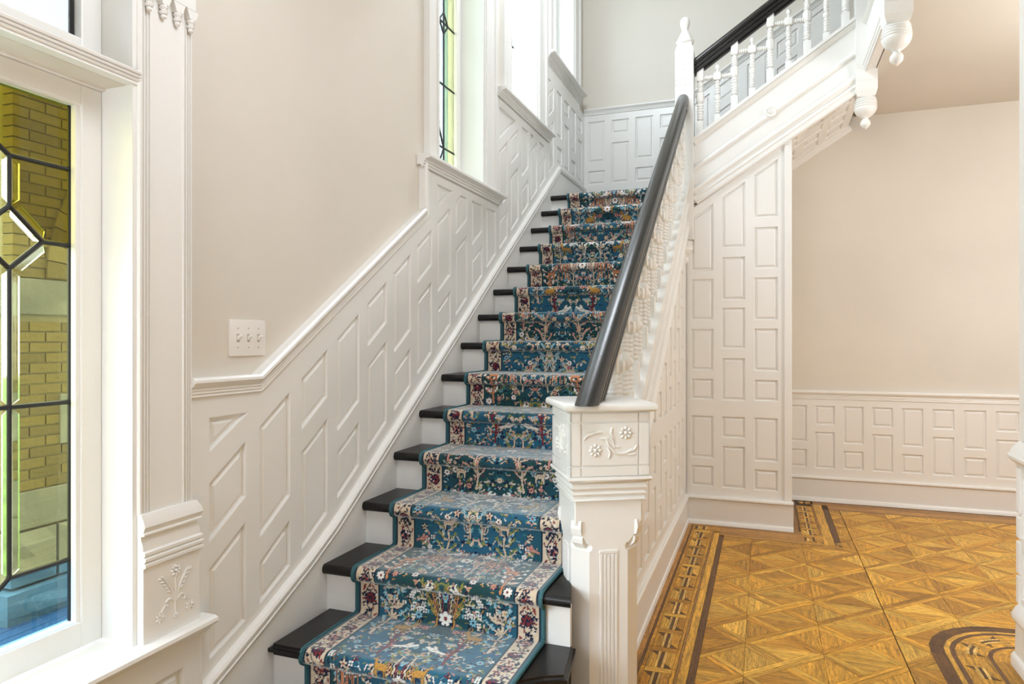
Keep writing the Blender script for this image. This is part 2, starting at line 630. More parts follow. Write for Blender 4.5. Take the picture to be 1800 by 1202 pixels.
for p in panels:
    raised_panel(p, TW, wall_left)

# chair rail of the left wall: level, then up the slope, then up the window side
RAILP = [(0.0, 0.0), (0.0, 0.034), (-0.006, 0.042), (-0.014, 0.043), (-0.022, 0.036), (-0.029, 0.030), (-0.030, 0.026), (-0.036, 0.030), (-0.040, 0.026),
         (-0.045, 0.028), (-0.049, 0.024), (-0.055, 0.026), (-0.058, 0.018), (-0.058, 0.0)]
rail_l = MB().mould([(1.502, 1.207), (1.778, 1.206), (2.915, 1.942), (2.915, 2.165)], RAILP, TL).build('trim_1', M_WHITE, smooth=30)
tag(rail_l, 'white moulded chair rail rising above the light switch', 'chair rail', kind='structure')

# stair skirt on the left wall with its cap moulding
skirt = MB()
low = [(y, z - 0.02) for y, z in SKIRT]
poly_s = low + [(6.075, ZL - 0.2), (5.2, ZL - 0.2), (1.50, -0.004)]
# the skirt board as vertical strips so that it stays convex
for i in range(len(SKIRT) - 1):
    (a, za), (b, zb) = SKIRT[i], SKIRT[i + 1]
    lo_a = max(0.0, min(SL * a - 1.40, ZL - 0.1)) if a > 2.2 else 0.0
    lo_b = max(0.0, min(SL * b - 1.40, ZL - 0.1)) if b > 2.2 else 0.0
    skirt.prism([(a, lo_a), (b, lo_b), (b, zb - 0.01), (a, za - 0.01)], TL, 0.0, 0.030)
skirt_o = skirt.build('baseboard_left', M_WHITE)
tag(skirt_o, 'white skirting board stepping up along the stair wall', 'baseboard', kind='structure')
SKP = [(0.0, 0.0), (0.0, 0.022), (-0.006, 0.036), (-0.014, 0.041), (-0.024, 0.041), (-0.032, 0.037), (-0.036, 0.041), (-0.046, 0.036), (-0.050, 0.030), (-0.050, 0.0)]
MB().mould(SKIRT, SKP, TL).build('cap_moulding', M_WHITE, skirt_o, smooth=30)

# ---- windows --------------------------------------------------------------------------------
def sill(parent, y0, y1, z, depth=0.075, n=3, drop=0.048):
    mb = MB()
    prof = [(0, -0.02), (0, depth - 0.006), (-0.006, depth), (-0.018, depth), (-0.022, depth - 0.012), (-0.024, depth - 0.026)]
    v = -0.024
    for k in range(n):
        prof += [(v - 0.003, depth - 0.030 - 0.006 * k), (v - 0.010, depth - 0.030 - 0.006 * k), (v - 0.012, depth - 0.038 - 0.006 * k)]
        v -= 0.012
    prof += [(-drop, 0.020), (-drop, -0.02)]
    mb.mould([(y0, z), (y1, z)], prof, TL)
    return mb.build('window_sill', M_WHITE, parent, smooth=25)

CASE = [(0.0, 0.0), (0.0, 0.030), (-0.010, 0.036), (-0.018, 0.030), (-0.022, 0.024), (-0.080, 0.024), (-0.084, 0.030), (-0.090, 0.030), (-0.094, 0.024),
        (-0.100, 0.030), (-0.106, 0.026), (-0.110, 0.0)]
def stair_window(name, W, sill_y0, sill_y1, caseL, caseR, label, sdrop=0.048, sn=3):
    y0, y1, z0, z1 = W
    e = empty(name, (0, y0, z0))
    j = MB()
    j.box(-0.28, 0.016, y0 - 0.001, y0 + 0.014, z0, z1).box(-0.28, 0.016, y1 - 0.014, y1 + 0.001, z0, z1)
    j.box(-0.28, 0.016, y0, y1, z1 - 0.014, z1 + 0.001).box(-0.28, 0.016, y0, y1, z0 - 0.012, z0 + 0.002)
    j.build('jamb', M_WHITE, e)
    s = MB()
    xa, xb = -0.165, -0.125
    w = 0.072
    s.bbox(xa, xb, y0 + 0.012, y0 + w, z0, z1, 0.006).bbox(xa, xb, y1 - w, y1 - 0.012, z0, z1, 0.006)
    s.bbox(xa, xb, y0 + w - 0.004, y1 - w + 0.004, z0, z0 + 0.10, 0.006).bbox(xa, xb, y0 + w - 0.004, y1 - w + 0.004, z1 - w, z1, 0.006)
    s.build('sash', M_WHITE, e)
    sill(e, sill_y0, sill_y1, z0, 0.075, sn, sdrop)
    # casing boards left and right, with a beaded edge
    MB().box(0.0, 0.022, y0 - caseL, y0 - 0.002, z0 + 0.001, z1 + 0.1).box(0.0, 0.034, y0 - caseL - 0.012, y0 - caseL + 0.020, z0 + 0.001, z1 + 0.1) \
        .box(0.0, 0.030, y0 - 0.024, y0 - 0.012, z0 + 0.001, z1 + 0.1).build('casing', M_WHITE, e)
    MB().box(0.0, 0.022, y1 + 0.002, y1 + caseR, z0 + 0.001, z1 + 0.1).box(0.0, 0.030, y1 + 0.012, y1 + 0.024, z0 + 0.001, z1 + 0.1) \
        .box(0.0, 0.034, y1 + caseR - 0.020, y1 + caseR + 0.010, z0 + 0.001, z1 + 0.1).build('casing', M_WHITE, e)
    MB().box(0.0, 0.03, y0 - caseL, y1 + caseR, z1 + 0.1, z1 + 0.22).build('head_casing', M_WHITE, e)
    tag(e, label, 'window', kind='structure')
    # leaded panes
    ga, gb, gz0, gz1 = y0 + w, y1 - w, z0 + 0.10, z1 - w
    yc = (ga + gb) / 2
    bars = [ga + 0.10, gb - 0.135]
    zz = [gz0, z0 + 0.195, z0 + 0.55, z0 + 0.90, z0 + 1.35, z0 + 1.80, gz1]
    xg = -0.145
    stained = name == 'window_2'
    def pane(poly, mat):
        MB().prism(inset(ccw(poly), 0.0015), lambda a, b, h: (xg + h, a, b), -0.002, 0.002).build('pane', mat, e)
    def came(a, b, r=0.0055):
        MB().tube([(xg, a[0], a[1]), (xg, b[0], b[1])], r, 6).build('came', M_LEAD, e)
    edges = [ga, bars[0], bars[1] - 0.06, bars[1], bars[1] + 0.05, gb] if stained else [ga] + bars + [gb]
    mats = [G_PALE, G_PALE, G_SKY, G_GREEN, G_YEL] if stained else [G_PALE] * 3
    for c in range(len(edges) - 1):
        a, b = edges[c], edges[c + 1]
        for k in range(len(zz) - 1):
            pane([(a, zz[k]), (b, zz[k]), (b, zz[k + 1]), (a, zz[k + 1])], mats[c])
    for b in bars:
        came((b, gz0), (b, gz1))
    for z in zz[1:-1]:
        came((ga, z), (gb, z))
    # lozenges where bars and rows cross, and the pointed foot
    for b in bars:
        for z in (z0 + 0.90,):
            d = 0.055
            pass
            for p, q in (((b - d, z), (b, z - d * 1.1)), ((b, z - d * 1.1), (b + d, z)), ((b + d, z), (b, z + d * 1.1)), ((b, z + d * 1.1), (b - d, z))):
                came(p, q)
        came((b, z0 + 0.195), (b + (0.06 if b < yc else -0.06), z0 + 0.10))
        came((b, z0 + 0.195), (b + (0.06 if b < yc else -0.06), z0 + 0.30))
    return e
stair_window('window_2', W1, 2.895, 3.93, 0.115, 0.165, 'tall leaded stair window with yellow-edged panes, lowest of the three')
stair_window('window_3', W2, 3.90, 4.97, 0.145, 0.190, 'tall bright stair window in the middle of three')
stair_window('window_4', W3, 4.925, 5.945, 0.115, 0.175, 'tall bright stair window nearest the landing, highest of three', 0.105, 6)

# ---- entry sidelight -------------------------------------------------------------------------
e = empty('window_1', (0, W0[0], W0[2]))
tag(e, 'large leaded sidelight with olive and blue panes beside the entry', 'window', kind='structure')
y0, y1, z0, z1 = W0
j = MB()
j.box(-0.14, 0.022, y1 - 0.012, y1 + 0.001, z0 - 0.02, 1.976).box(-0.14, -0.072, y0, y1, z1 - 0.006, 2.03)
j.box(-0.14, 0.022, y1 - 0.012, y1 + 0.001, 2.02, 2.63).box(-0.14, 0.02, y0 - 0.001, y0 + 0.012, z0, 2.63)
j.build('jamb', M_WHITE, e)
s = MB()
xa, xb = -0.135, -0.085
s.bbox(xa, xb, 1.256, y1 - 0.012, z0 + 0.012, z1 - 0.006, 0.004)
s.bbox(xa, xb, y0 + 0.01, y0 + 0.08, z0 + 0.012, z1 - 0.006, 0.004)
s.bbox(xa, xb, y0 + 0.08, 1.258, z0 + 0.012, 0.598, 0.004)
s.bbox(xa, xb, y0 + 0.08, 1.258, 1.915, z1 - 0.006, 0.004)
s.build('sash', M_WHITE, e)
bead = MB()
for (a, b, c, d) in ((1.244, 1.258, 0.588, 1.925), (0.10, 1.25, 0.588, 0.600), (0.10, 1.25, 1.913, 1.925)):
    bead.bbox(-0.108, -0.090, a, b, c, d, 0.003)
bead.build('glazing_bead', M_WHITE, e)
xg = -0.115
GL = 0.90
GLL = 0.10
def pane0(poly, mat, name='pane'):
    q = inset(ccw(poly), 0.001)
    if q: MB().prism(q, lambda a, b, h: (xg + h, a, b), -0.002, 0.002).build(name, mat, e)
def came0(a, b, r=0.0062):
    MB().tube([(xg, a[0], a[1]), (xg, b[0], b[1])], r, 8).build('came', M_LEAD, e)
B0 = 1.097
R0 = 1.248
zA, zC_, zE, zF = 1.752, 1.558, 1.159, 0.757
Apt, Bpt, Cpt, Dpt, Fpt = (B0, zA), (B0, 1.632), (B0 + 0.079, zC_), (B0, 1.485), (B0, zF)
Cl = (B0 - 0.079, zC_)
Al, Fl, El = (GL, 2.06), (GL, 0.42), (GL, zE)
ztop, zbot = 1.915, 0.600
apex = (GL, 1.900)
foot = (B0 - (zF - zbot) / 0.85, zbot)
# right-hand panes
pane0([(B0, zA), (R0, zA), (R0, ztop), (GL, ztop), apex], G_OLIVE)
pane0([(B0, zA), (R0, zA), (R0, zC_), Cpt, Bpt], G_OLIVE)
pane0([Bpt, Cpt, Dpt, Cl], G_STRAW)
pane0([Dpt, Cpt, (R0, zC_), (R0, zE), (B0, zE)], G_STRAW)
pane0([(B0, zE), (R0, zE), (R0, zF), (B0, zF)], G_STRAW)
pane0([(B0, zF), (R0, zF), (R0, zbot), foot], G_BLUE)
# left-hand panes
pane0([(B0, zA), apex, (GL, zC_), Cl, Bpt], G_STRAW)
pane0([Dpt, Cl, (GL, zC_), (GL, zE), (B0, zE)], G_STRAW)
pane0([(B0, zE), (GL, zE), (GL, zbot), foot, Fpt], G_STRAW)
for a, b in ((Apt, (R0, zA)), (Apt, apex), (Apt, Bpt), (Bpt, Cpt), (Cpt, Dpt), (Dpt, Cl), (Cl, Bpt), (Cpt, (R0, zC_)), (Cl, (GL, zC_)), (Dpt, (B0, zE)), ((GL, zE), (R0, zE)),
             ((B0, zE), Fpt), (Fpt, (R0, zF)), (Fpt, foot), ((R0, ztop), (R0, zbot))):
    came0(a, b)
pane0([(GLL, zbot), (GL, zbot), (GL, ztop), (GLL, ztop)], G_PALE2)  # out-of-view pale pane, widened to let in more daylight
came0((GL, zbot), (GL, ztop))
# bevelled glass edges beside the cames
def bevel_strip(a, b, side, w=0.013):
    a = Vector(a); b = Vector(b)
    d = (b - a).normalized()
    n = Vector((-d.y, d.x)) * side
    p = [a + n * 0.006 + d * 0.006, b + n * 0.006 - d * 0.006, b + n * (0.006 + w) - d * (w + 0.004), a + n * (0.006 + w) + d * (w + 0.004)]
    mb = MB()
    vs = [(xg + 0.003, q.x, q.y) for q in p] + [(xg + 0.0035, p[0].x, p[0].y), (xg + 0.0035, p[1].x, p[1].y), (xg + 0.0085, p[2].x, p[2].y), (xg + 0.0085, p[3].x, p[3].y)]
    mb.add(vs, [(0, 1, 2, 3), (4, 5, 6, 7), (0, 1, 5, 4), (1, 2, 6, 5), (2, 3, 7, 6), (3, 0, 4, 7)])
    mb.build('bevel_strip', G_BEVEL, e)
bevel_strip(Apt, Bpt, 1)
bevel_strip(Apt, Bpt, -1)
bevel_strip(Bpt, Cpt, -1)
bevel_strip(Bpt, Cpt, 1)
bevel_strip(Dpt, (B0, zE), 1)
bevel_strip(Dpt, (B0, zE), -1)
bevel_strip(Cpt, Dpt, 1)
bevel_strip((B0, zE), Fpt, 1)
bevel_strip((B0, zE), Fpt, -1)
# transom bar, transom light above
TP = [(0.0, -0.10), (0.0, 0.032), (-0.004, 0.036), (-0.009, 0.034), (-0.010, 0.028), (-0.014, 0.034), (-0.018, 0.032), (-0.019, 0.026), (-0.023, 0.032), (-0.027, 0.029),
      (-0.028, 0.024), (-0.036, 0.028), (-0.038, 0.022), (-0.038, -0.10)]
MB().mould([(0.0, 2.014), (1.333, 2.014)], TP, TL).build('transom_bar', M_WHITE, e, smooth=20)
t = MB()
t.bbox(xa, xb, 1.256, y1 - 0.012, 2.022, 2.62, 0.004).bbox(xa, xb, y0 + 0.08, 1.258, 2.022, 2.088, 0.004).bbox(xa, xb, y0 + 0.01, y0 + 0.08, 2.022, 2.62, 0.004)
t.build('transom_sash', M_WHITE, e)
pane0([(GLL, 2.085), (1.258, 2.085), (1.258, 2.60), (GLL, 2.60)], G_FROST)
came0((1.252, 2.085), (1.252, 2.60), 0.006)
# stool (inner sill) with nosing
ST = [(0, -0.14), (0, 0.066), (-0.005, 0.076), (-0.014, 0.078), (-0.022, 0.072), (-0.026, 0.058), (-0.040, 0.050), (-0.042, 0.042), (-0.048, 0.042), (-0.050, 0.034),
      (-0.056, 0.034), (-0.058, 0.0), (-0.030, -0.14)]
stool_m = MB().mould([(0.0, 0.525), (1.553, 0.525)], [(v, h) for v, h in ST], TL)
stool_m.build('stool', M_WHITE, e, smooth=25)

# apron panel under the stool
apr = [(-0.10, 0.0), (1.535, 0.0), (1.535, 0.475), (-0.10, 0.475)]
ap_holes = [ccw([(0.42, 0.16), (0.93, 0.16), (0.93, 0.405), (0.42, 0.405)]), ccw([(1.00, 0.16), (1.475, 0.16), (1.475, 0.405), (1.00, 0.405)])]
def TA(y, z, h): return (0.030 + h, y, z)
ap = frame_with_holes('trim_2', apr, ap_holes, TA, M_WHITE, None)
tag(ap, 'white panelled apron below the sidelight window sill', 'panelling', kind='structure')
for p in ap_holes:
    raised_panel(p, TA, ap, name='apron_panel', depth=0.018)
MB().box(0.0, 0.0305, 1.5345, 1.540, 0.0, 0.47).build('apron_return', M_WHITE, ap)

# pilaster beside the sidelight: plinth block, moulded band, fluted board, fringe
pil = empty('trim_3', (0.0, 1.42, 0.52))
tag(pil, 'tall fluted white pilaster with carved plinth beside the sidelight', 'pilaster', kind='structure')
# fluted board, cross-section in y
sec = [(1.326, 0.0), (1.326, 0.026), (1.330, 0.030)]
def flute(y): return [(y - 0.0035, 0.030), (y - 0.002, 0.025), (y, 0.0235), (y + 0.002, 0.025), (y + 0.0035, 0.030)]
for yy in (1.340, 1.349, 1.358): sec += flute(yy)
sec += [(1.364, 0.030), (1.366, 0.027), (1.470, 0.027), (1.472, 0.030)]
for yy in (1.478, 1.487, 1.495): sec += flute(yy)
sec += [(1.501, 0.030), (1.504, 0.026), (1.504, 0.0)]
mb = MB()
n = len(sec)
vs = [(h, y, 0.86) for y, h in sec] + [(h, y, 3.09) for y, h in sec]
mb.add(vs, [tuple(range(n))[::-1], tuple(range(n, 2 * n))] + [(i, (i + 1) % n, n + (i + 1) % n, n + i) for i in range(n)])
mb.build('fluted_board', M_WHITE, pil)
MB().bbox(0.0, 0.044, 1.3272, 1.517, 0.50, 0.725, 0.003).build('plinth', M_WHITE, pil)
band = [(0.722, 0.044), (0.727, 0.052), (0.734, 0.052), (0.738, 0.046), (0.742, 0.052), (0.749, 0.052), (0.753, 0.045), (0.757, 0.050), (0.764, 0.050), (0.768, 0.043),
        (0.780, 0.043), (0.800, 0.036), (0.806, 0.036), (0.809, 0.048), (0.813, 0.048), (0.816, 0.044), (0.830, 0.050), (0.845, 0.046), (0.862, 0.036), (0.864, 0.0), (0.722, 0.0)]
mb = MB()
n = len(band)
def bx_ring(y, inw): return [(max(0.0, h), y + inw * (h - 0.03), z) for z, h in band]
vs = [(h, 1.3272, z) for z, h in band] + [(h, 1.508 + (h - 0.03) * 0.8, z) for z, h in band]
mb.add(vs, [tuple(range(n))[::-1], tuple(range(n, 2 * n))] + [(i, (i + 1) % n, n + (i + 1) % n, n + i) for i in range(n)])
mb.build('moulded_band', M_WHITE, pil, smooth=25)

def carving(parent, to3, items, name='carved_flower', mat=M_WHITE):
    """raised carving from stems ('s', pts, r) and rosettes ('r', a, b, R) and leaves ('l', a, b, ang, len)"""
    mb = MB()
    o = Vector(to3(0, 0, 0))
    ea = (Vector(to3(1, 0, 0)) - o).normalized()
    eb = (Vector(to3(0, 1, 0)) - o).normalized()
    eh = (Vector(to3(0, 0, 1)) - o).normalized()
    R = Matrix((ea, eb, eh)).transposed()
    for it in items:
        if it[0] == 's':
            pts = it[1]
            sm = []
            for i in range(len(pts) - 1):
                for q in range(4):
                    tt = q / 4
                    p0 = pts[max(i - 1, 0)]; p1 = pts[i]; p2 = pts[i + 1]; p3 = pts[min(i + 2, len(pts) - 1)]
                    sm.append(tuple(0.5 * ((2 * p1[c]) + (-p0[c] + p2[c]) * tt + (2 * p0[c] - 5 * p1[c] + 4 * p2[c] - p3[c]) * tt ** 2 + (-p0[c] + 3 * p1[c] - 3 * p2[c] + p3[c]) * tt ** 3) for c in (0, 1)))
            sm.append(pts[-1])
            N_ = len(sm)
            mb.tube([to3(a, b, 0.0008) for a, b in sm], [it[2] * (0.45 + 0.55 * math.sin(math.pi * (0.15 + 0.7 * k / (N_ - 1)))) for k in range(N_)], 6)
        elif it[0] == 'r':
            _, a, b, r = it
            mb.blob(to3(a, b, 0.001), r * 0.30, r * 0.30, 0.007, R)
            for k in range(8):
                an = 2 * math.pi * k / 8
                Rk = R @ Matrix.Rotation(an, 3, 'Z')
                mb.blob(to3(a + 0.66 * r * math.cos(an), b + 0.66 * r * math.sin(an), 0.0005), r * 0.32, r * 0.22, 0.006, Rk, 6, 4)
        elif it[0] == 'l':
            _, a, b, an, L = it
            Rk = R @ Matrix.Rotation(an, 3, 'Z')
            mb.blob(to3(a + L / 2 * math.cos(an), b + L / 2 * math.sin(an), 0.0004), L / 2, L * 0.17, 0.003, Rk, 6, 4)
    return mb.build(name, mat, parent, smooth=50)

def TP2(y, z, h): return (0.044 + h, y, z)
cy, cz = 1.430, 0.0
items = [('r', 1.430, 0.690, 0.017), ('s', [(1.430, 0.672), (1.430, 0.64), (1.429, 0.600), (1.430, 0.575)], 0.0030)]
for sg in (1, -1):
    items += [('s', [(1.430, 0.610), (1.430 + sg * 0.014, 0.645), (1.430 + sg * 0.034, 0.675), (1.430 + sg * 0.046, 0.687)], 0.0032)]
    for q in range(5):
        items.append(('l', 1.430 + sg * (0.012 + 0.007 * q), 0.635 + 0.010 * q, math.pi / 2 - sg * 1.15, 0.020))
    items += [('s', [(1.430, 0.604), (1.430 + sg * 0.018, 0.618), (1.430 + sg * 0.032, 0.612), (1.430 + sg * 0.030, 0.601), (1.430 + sg * 0.024, 0.605)], 0.0028),
              ('s', [(1.430 + sg * 0.034, 0.606), (1.430 + sg * 0.048, 0.590)], 0.0026)]
    for q in range(7):
        items.append(('l', 1.430 + sg * 0.050, 0.578, 2 * math.pi * q / 7, 0.016))
items.append(('r', 1.430, 0.568, 0.008))
carving(pil, TP2, items)

# carved fringe near the top of the pilaster
fr = MB().box(0.026, 0.040, 1.333, 1.506, 2.245, 2.75)
fr.build('fringe_board', M_WHITE, pil)
for k in range(4):
    yy = 1.352 + 0.046 * k
    m = MB()
    m.prism([(yy - 0.020, 2.240), (yy + 0.020, 2.240), (yy + 0.010, 2.215), (yy - 0.010, 2.215)], TL, 0.027, 0.046)
    m.lathe([(0.009, 0.0), (0.012, 0.006), (0.007, 0.010), (0.012, 0.017), (0.009, 0.024), (0.010, 0.026)], Matrix.Translation((0.037, yy, 2.191)), 10)
    m.lathe([(0.0005, 0.0), (0.007, 0.005), (0.008, 0.010), (0.004, 0.015)], Matrix.Translation((0.037, yy, 2.177)), 10)
    m.build('fringe_drop', M_WHITE, pil, smooth=40)

# ---- wainscot of the back wall: landing part, sloped part beside the upper flight, hall part
def TBp(x, z, h): return (x, YB - 0.018 - h, z)
pb = []
for k, x0 in enumerate((0.050, 0.268, 0.482, 0.697)):
    x1 = x0 + 0.160
    if k % 2 == 0:
        pb += [[(x0, 2.915), (x1, 2.915), (x1, 3.286), (x0, 3.286)], [(x0, 2.715), (x1, 2.715), (x1, 2.840), (x0, 2.840)]]
    else:
        pb += [[(x0, 3.158), (x1, 3.158), (x1, 3.284), (x0, 3.284)], [(x0, 2.715), (x1, 2.715), (x1, 3.082), (x0, 3.082)]]
XK = 0.90
def rz(x): return 3.39 + US * (x - XK)
for k in range(5):
    x0 = 0.955 + 0.232 * k
    x1 = x0 + 0.165
    def q(a, b): pb.append([(x0, rz(x0) + a), (x1, rz(x1) + a), (x1, rz(x1) + b), (x0, rz(x0) + b)])
    if k % 2 == 0:
        q(-0.475, -0.110); q(-0.690, -0.550)
    else:
        q(-0.250, -0.110); q(-0.690, -0.325)
pb = [ccw(p) for p in pb]
outer = [(0.0, 2.63), (0.86, 2.63), (2.16, 2.63 + US * 1.30), (2.16, rz(2.16) - 0.03), (XK, 3.36), (0.0, 3.36)]
frame_with_holes('wainscot_frame', outer, pb, TBp, M_WHITE, wall_back)
for p in pb: raised_panel(p, TBp, wall_back)
r = MB().mould([(0.018, 3.398), (XK, 3.398), (2.20, rz(2.20) + 0.008)], RAILP, TB).build('trim_4', M_WHITE, smooth=30)
tag(r, 'white chair rail across the landing and up the second flight', 'chair rail', kind='structure')
b = MB().box(0.0, 1.0, YB - 0.028, YB, ZL, ZL + 0.20).build('baseboard_landing', M_WHITE)
tag(b, 'white skirting board at the back of the landing', 'baseboard', kind='structure')

ph = []
for k in range(16):
    x0 = 1.733 + 0.2072 * k
    x1 = x0 + 0.150
    if x1 > 4.98: break
    if k % 2 == 0:
        ph += [[(x0, 0.477), (x1, 0.477), (x1, 0.779), (x0, 0.779)], [(x0, 0.270), (x1, 0.270), (x1, 0.421), (x0, 0.421)]]
    else:
        ph += [[(x0, 0.621), (x1, 0.621), (x1, 0.779), (x0, 0.779)], [(x0, 0.267), (x1, 0.267), (x1, 0.566), (x0, 0.566)]]
frame_with_holes('wainscot_frame', [(1.60, 0.18), (4.99, 0.18), (4.99, 0.86), (1.60, 0.86)], [ccw(p) for p in ph], TBp, M_WHITE, wall_back)
for p in ph: raised_panel(p, TBp, wall_back)
HR = [(v * 1.25, h) for v, h in RAILP]
r = MB().mould([(1.60, 0.902), (4.99, 0.902)], HR, TB).build('trim_5', M_WHITE, smooth=30)
tag(r, 'white chair rail along the hall wall behind the stairs', 'chair rail', kind='structure')
BASEP = [(0.0, 0.0), (0.0, 0.030), (-0.006, 0.040), (-0.016, 0.042), (-0.022, 0.034), (-0.028, 0.026), (-0.172, 0.024), (-0.176, 0.036), (-0.190, 0.044), (-0.204, 0.046), (-0.208, 0.0)]
b = MB().mould([(1.60, 0.207), (4.99, 0.207)], BASEP, TB).build('baseboard_back', M_WHITE, smooth=30)
tag(b, 'tall white baseboard along the hall wall behind the stairs', 'baseboard', kind='structure')

# ---- panelled closet wall below the upper flight
wall_closet = MB().prism([(1.00, 0.0), (1.728, 0.0), (1.728, 2.70), (1.00, 2.23)], TC, -0.06, -0.016).box(1.715, 1.73, YC, YB, 0.0, 2.74).build('wall_closet', M_WHITE)
tag(wall_closet, 'white panelled closet wall under the upper flight', 'wall', kind='structure')
def ct(x): return 2.198 + 0.655 * (x - 1.074)
pc = []
def col_rect(x0, x1, rows, slant):
    for a, b in rows: pc.append([(x0, a), (x1, a), (x1, b), (x0, b)])
    if slant: pc.append([(x0, slant), (x1, slant), (x1, ct(x1)), (x0, ct(x0))])
col_rect(1.058, 1.215, [(0.262, 0.411), (0.464, 0.769), (0.883, 1.034), (1.091, 1.391), (1.452, 1.749)], 1.807)
col_rect(1.270, 1.430, [(0.259, 0.559), (0.616, 0.769), (0.881, 1.184), (1.246, 1.541), (1.592, 1.900)], 1.962)
col_rect(1.486, 1.645, [(0.258, 0.407), (0.462, 0.769), (0.884, 1.034), (1.092, 1.392), (1.448, 1.749), (1.808, 2.100)], 2.163)
pc = [ccw(p) for p in pc]
frame_with_holes('panel_frame', [(1.024, 0.15), (1.692, 0.15), (1.692, 2.665), (1.024, 2.23)], pc, TC, M_WHITE, wall_closet)
for p in pc: raised_panel(p, TC, wall_closet, name='closet_panel')
MB().bbox(1.684, 1.732, YC - 0.012, YC + 0.03, 0.15, 2.72, 0.004).build('corner_board', M_WHITE, wall_closet)
b = MB().mould([(1.024, 0.200), (1.742, 0.200)], BASEP, TC).build('baseboard_closet', M_WHITE, smooth=30)
tag(b, 'tall white baseboard at the foot of the closet panelling', 'baseboard', kind='structure')

# ---- panelled side wall under the first flight
wall_stair = MB().prism([(2.42, 0.0), (5.06, 0.0), (5.06, 2.02), (4.9, 2.0), (2.42, 0.35)], TS, -0.05, -0.016).build('wall_stair', M_WHITE)
tag(wall_stair, 'white panelled side wall below the first flight', 'wall', kind='structure')
pst = []
for k in range(11):
    y0 = 2.80 + 0.2145 * k
    y1 = y0 + 0.155
    if y1 > 5.02: break
    rows = [(0.262, 0.411), (0.464, 0.769), (0.884, 1.034), (1.092, 1.392), (1.448, 1.749)] if k % 2 == 0 else [(0.259, 0.559), (0.616, 0.769), (0.881, 1.184), (1.246, 1.541), (1.592, 1.79)]
    for a, c in rows:
        p = [(y0, a), (y1, a), (y1, c), (y0, c)]
        p = clean(clip_half(p, -SL, 1, -1.385))
        if len(p) > 2 and abs(area(p)) > 0.004: pst.append(ccw(p))
frame_with_holes('panel_frame', [(2.42, 0.15), (5.06, 0.15), (5.06, 2.10), (2.42, 0.345)], pst, TS, M_WHITE, wall_stair)
for p in pst: raised_panel(p, TS, wall_stair, name='side_panel')
b = MB().mould([(2.40, 0.195), (5.045, 0.195)], [(v, h * 0.55) for v, h in BASEP], TS).build('baseboard_stair', M_WHITE, smooth=30)
tag(b, 'white baseboard along the foot of the stair side', 'baseboard', kind='structure')

# ---- gallery edge (fascia of the upper floor) and the sloped soffit
fas = MB().box(2.185, 2.245, WELL_Y0, 5.09, ZC + 0.0, ZF2 + 0.05)
fas_o = fas.build('trim_6', M_WHITE)
tag(fas_o, 'white fascia board edging the upper gallery between two pendant newels', 'fascia', kind='structure')
MB().mould([(WELL_Y0, ZC + 0.052), (5.09, ZC + 0.052)], [(0, 0), (0, 0.020), (-0.010, 0.026), (-0.022, 0.022), (-0.026, 0.014), (-0.034, 0.020), (-0.046, 0.016), (-0.050, 0.010), (-0.066, 0.010), (-0.070, 0.0)],
           lambda a, b_, h: (2.185 - h, a, b_)).build('fascia_moulding', M_WHITE, fas_o, smooth=30)
MB().mould([(WELL_Y0, ZF2 + 0.05), (5.09, ZF2 + 0.05)], [(0, 0), (0, 0.024), (-0.014, 0.028), (-0.026, 0.016), (-0.034, 0.0)], lambda a, b_, h: (2.185 - h, a, b_)).build('fascia_moulding', M_WHITE, fas_o, smooth=30)
fas2 = MB().box(0.0, 2.245, WELL_Y0 - 0.03, WELL_Y0 + 0.03, ZC, ZF2 + 0.05).build('trim_7', M_WHITE)
tag(fas2, 'white fascia board over the foot of the stairwell', 'fascia', kind='structure')

def sz(x): return 2.300 + US * (x - 1.072)
def TF(x, y, h): return (x + h * 0.545, y, sz(x) - h * 0.839)
sof_holes = []
for k in range(4):
    ya = 5.165 + 0.222 * k
    yb = ya + 0.165
    xs_ = [(1.10, 1.30), (1.36, 1.48), (1.54, 1.78), (1.84, 1.95), (2.00, 2.13)] if k % 2 == 0 else [(1.10, 1.22), (1.28, 1.52), (1.58, 1.70), (1.76, 1.96), (2.01, 2.13)]
    for xa_, xb_ in xs_:
        sof_holes.append(ccw([(xa_, ya), (xb_, ya), (xb_, yb), (xa_, yb)]))
sof = frame_with_holes('ceiling_soffit', [(1.03, 5.07), (2.185, 5.07), (2.185, YB), (1.03, YB)], sof_holes, TF, M_WHITE, None)
tag(sof, 'sloped white panelled soffit under the upper flight', 'soffit', kind='structure')
for p in sof_holes: raised_panel(p, TF, sof, name='soffit_panel')
MB().mould([(1.70, sz(1.70)), (2.19, sz(2.19))], [(0.02, 0), (0.02, 0.022), (-0.03, 0.022), (-0.045, 0.010), (-0.045, 0)], TB).build('soffit_moulding', M_WHITE, sof)

# ================================================================== FLOOR PIECES
OAK = [(0.63, 0.312, 0.030), (0.54, 0.260, 0.026), (0.67, 0.36, 0.046), (0.48, 0.220, 0.020), (0.575, 0.285, 0.030), (0.72, 0.41, 0.062)]
DARK = (0.120, 0.050, 0.012)
MEDB = (0.30, 0.145, 0.034)
PALE = (0.72, 0.46, 0.13)
joined = {}
def piece_mesh(mb_v, mb_f, uvs, tones, name):
    me = bpy.data.meshes.new(name)
    me.from_pydata(mb_v, [], mb_f)
    me.uv_layers.new(name='grain')
    me.color_attributes.new('tone', 'FLOAT_COLOR', 'CORNER')
    uvl = me.uv_layers['grain']
    col = me.color_attributes['tone']
    li = 0
    for fi, f in enumerate(mb_f):
        for vi in f:
            uvl.data[li].uv = uvs[vi]
            col.data[li].color = tones[vi] + (1,)
            li += 1
    me.materials.append(M_OAK)
    return me
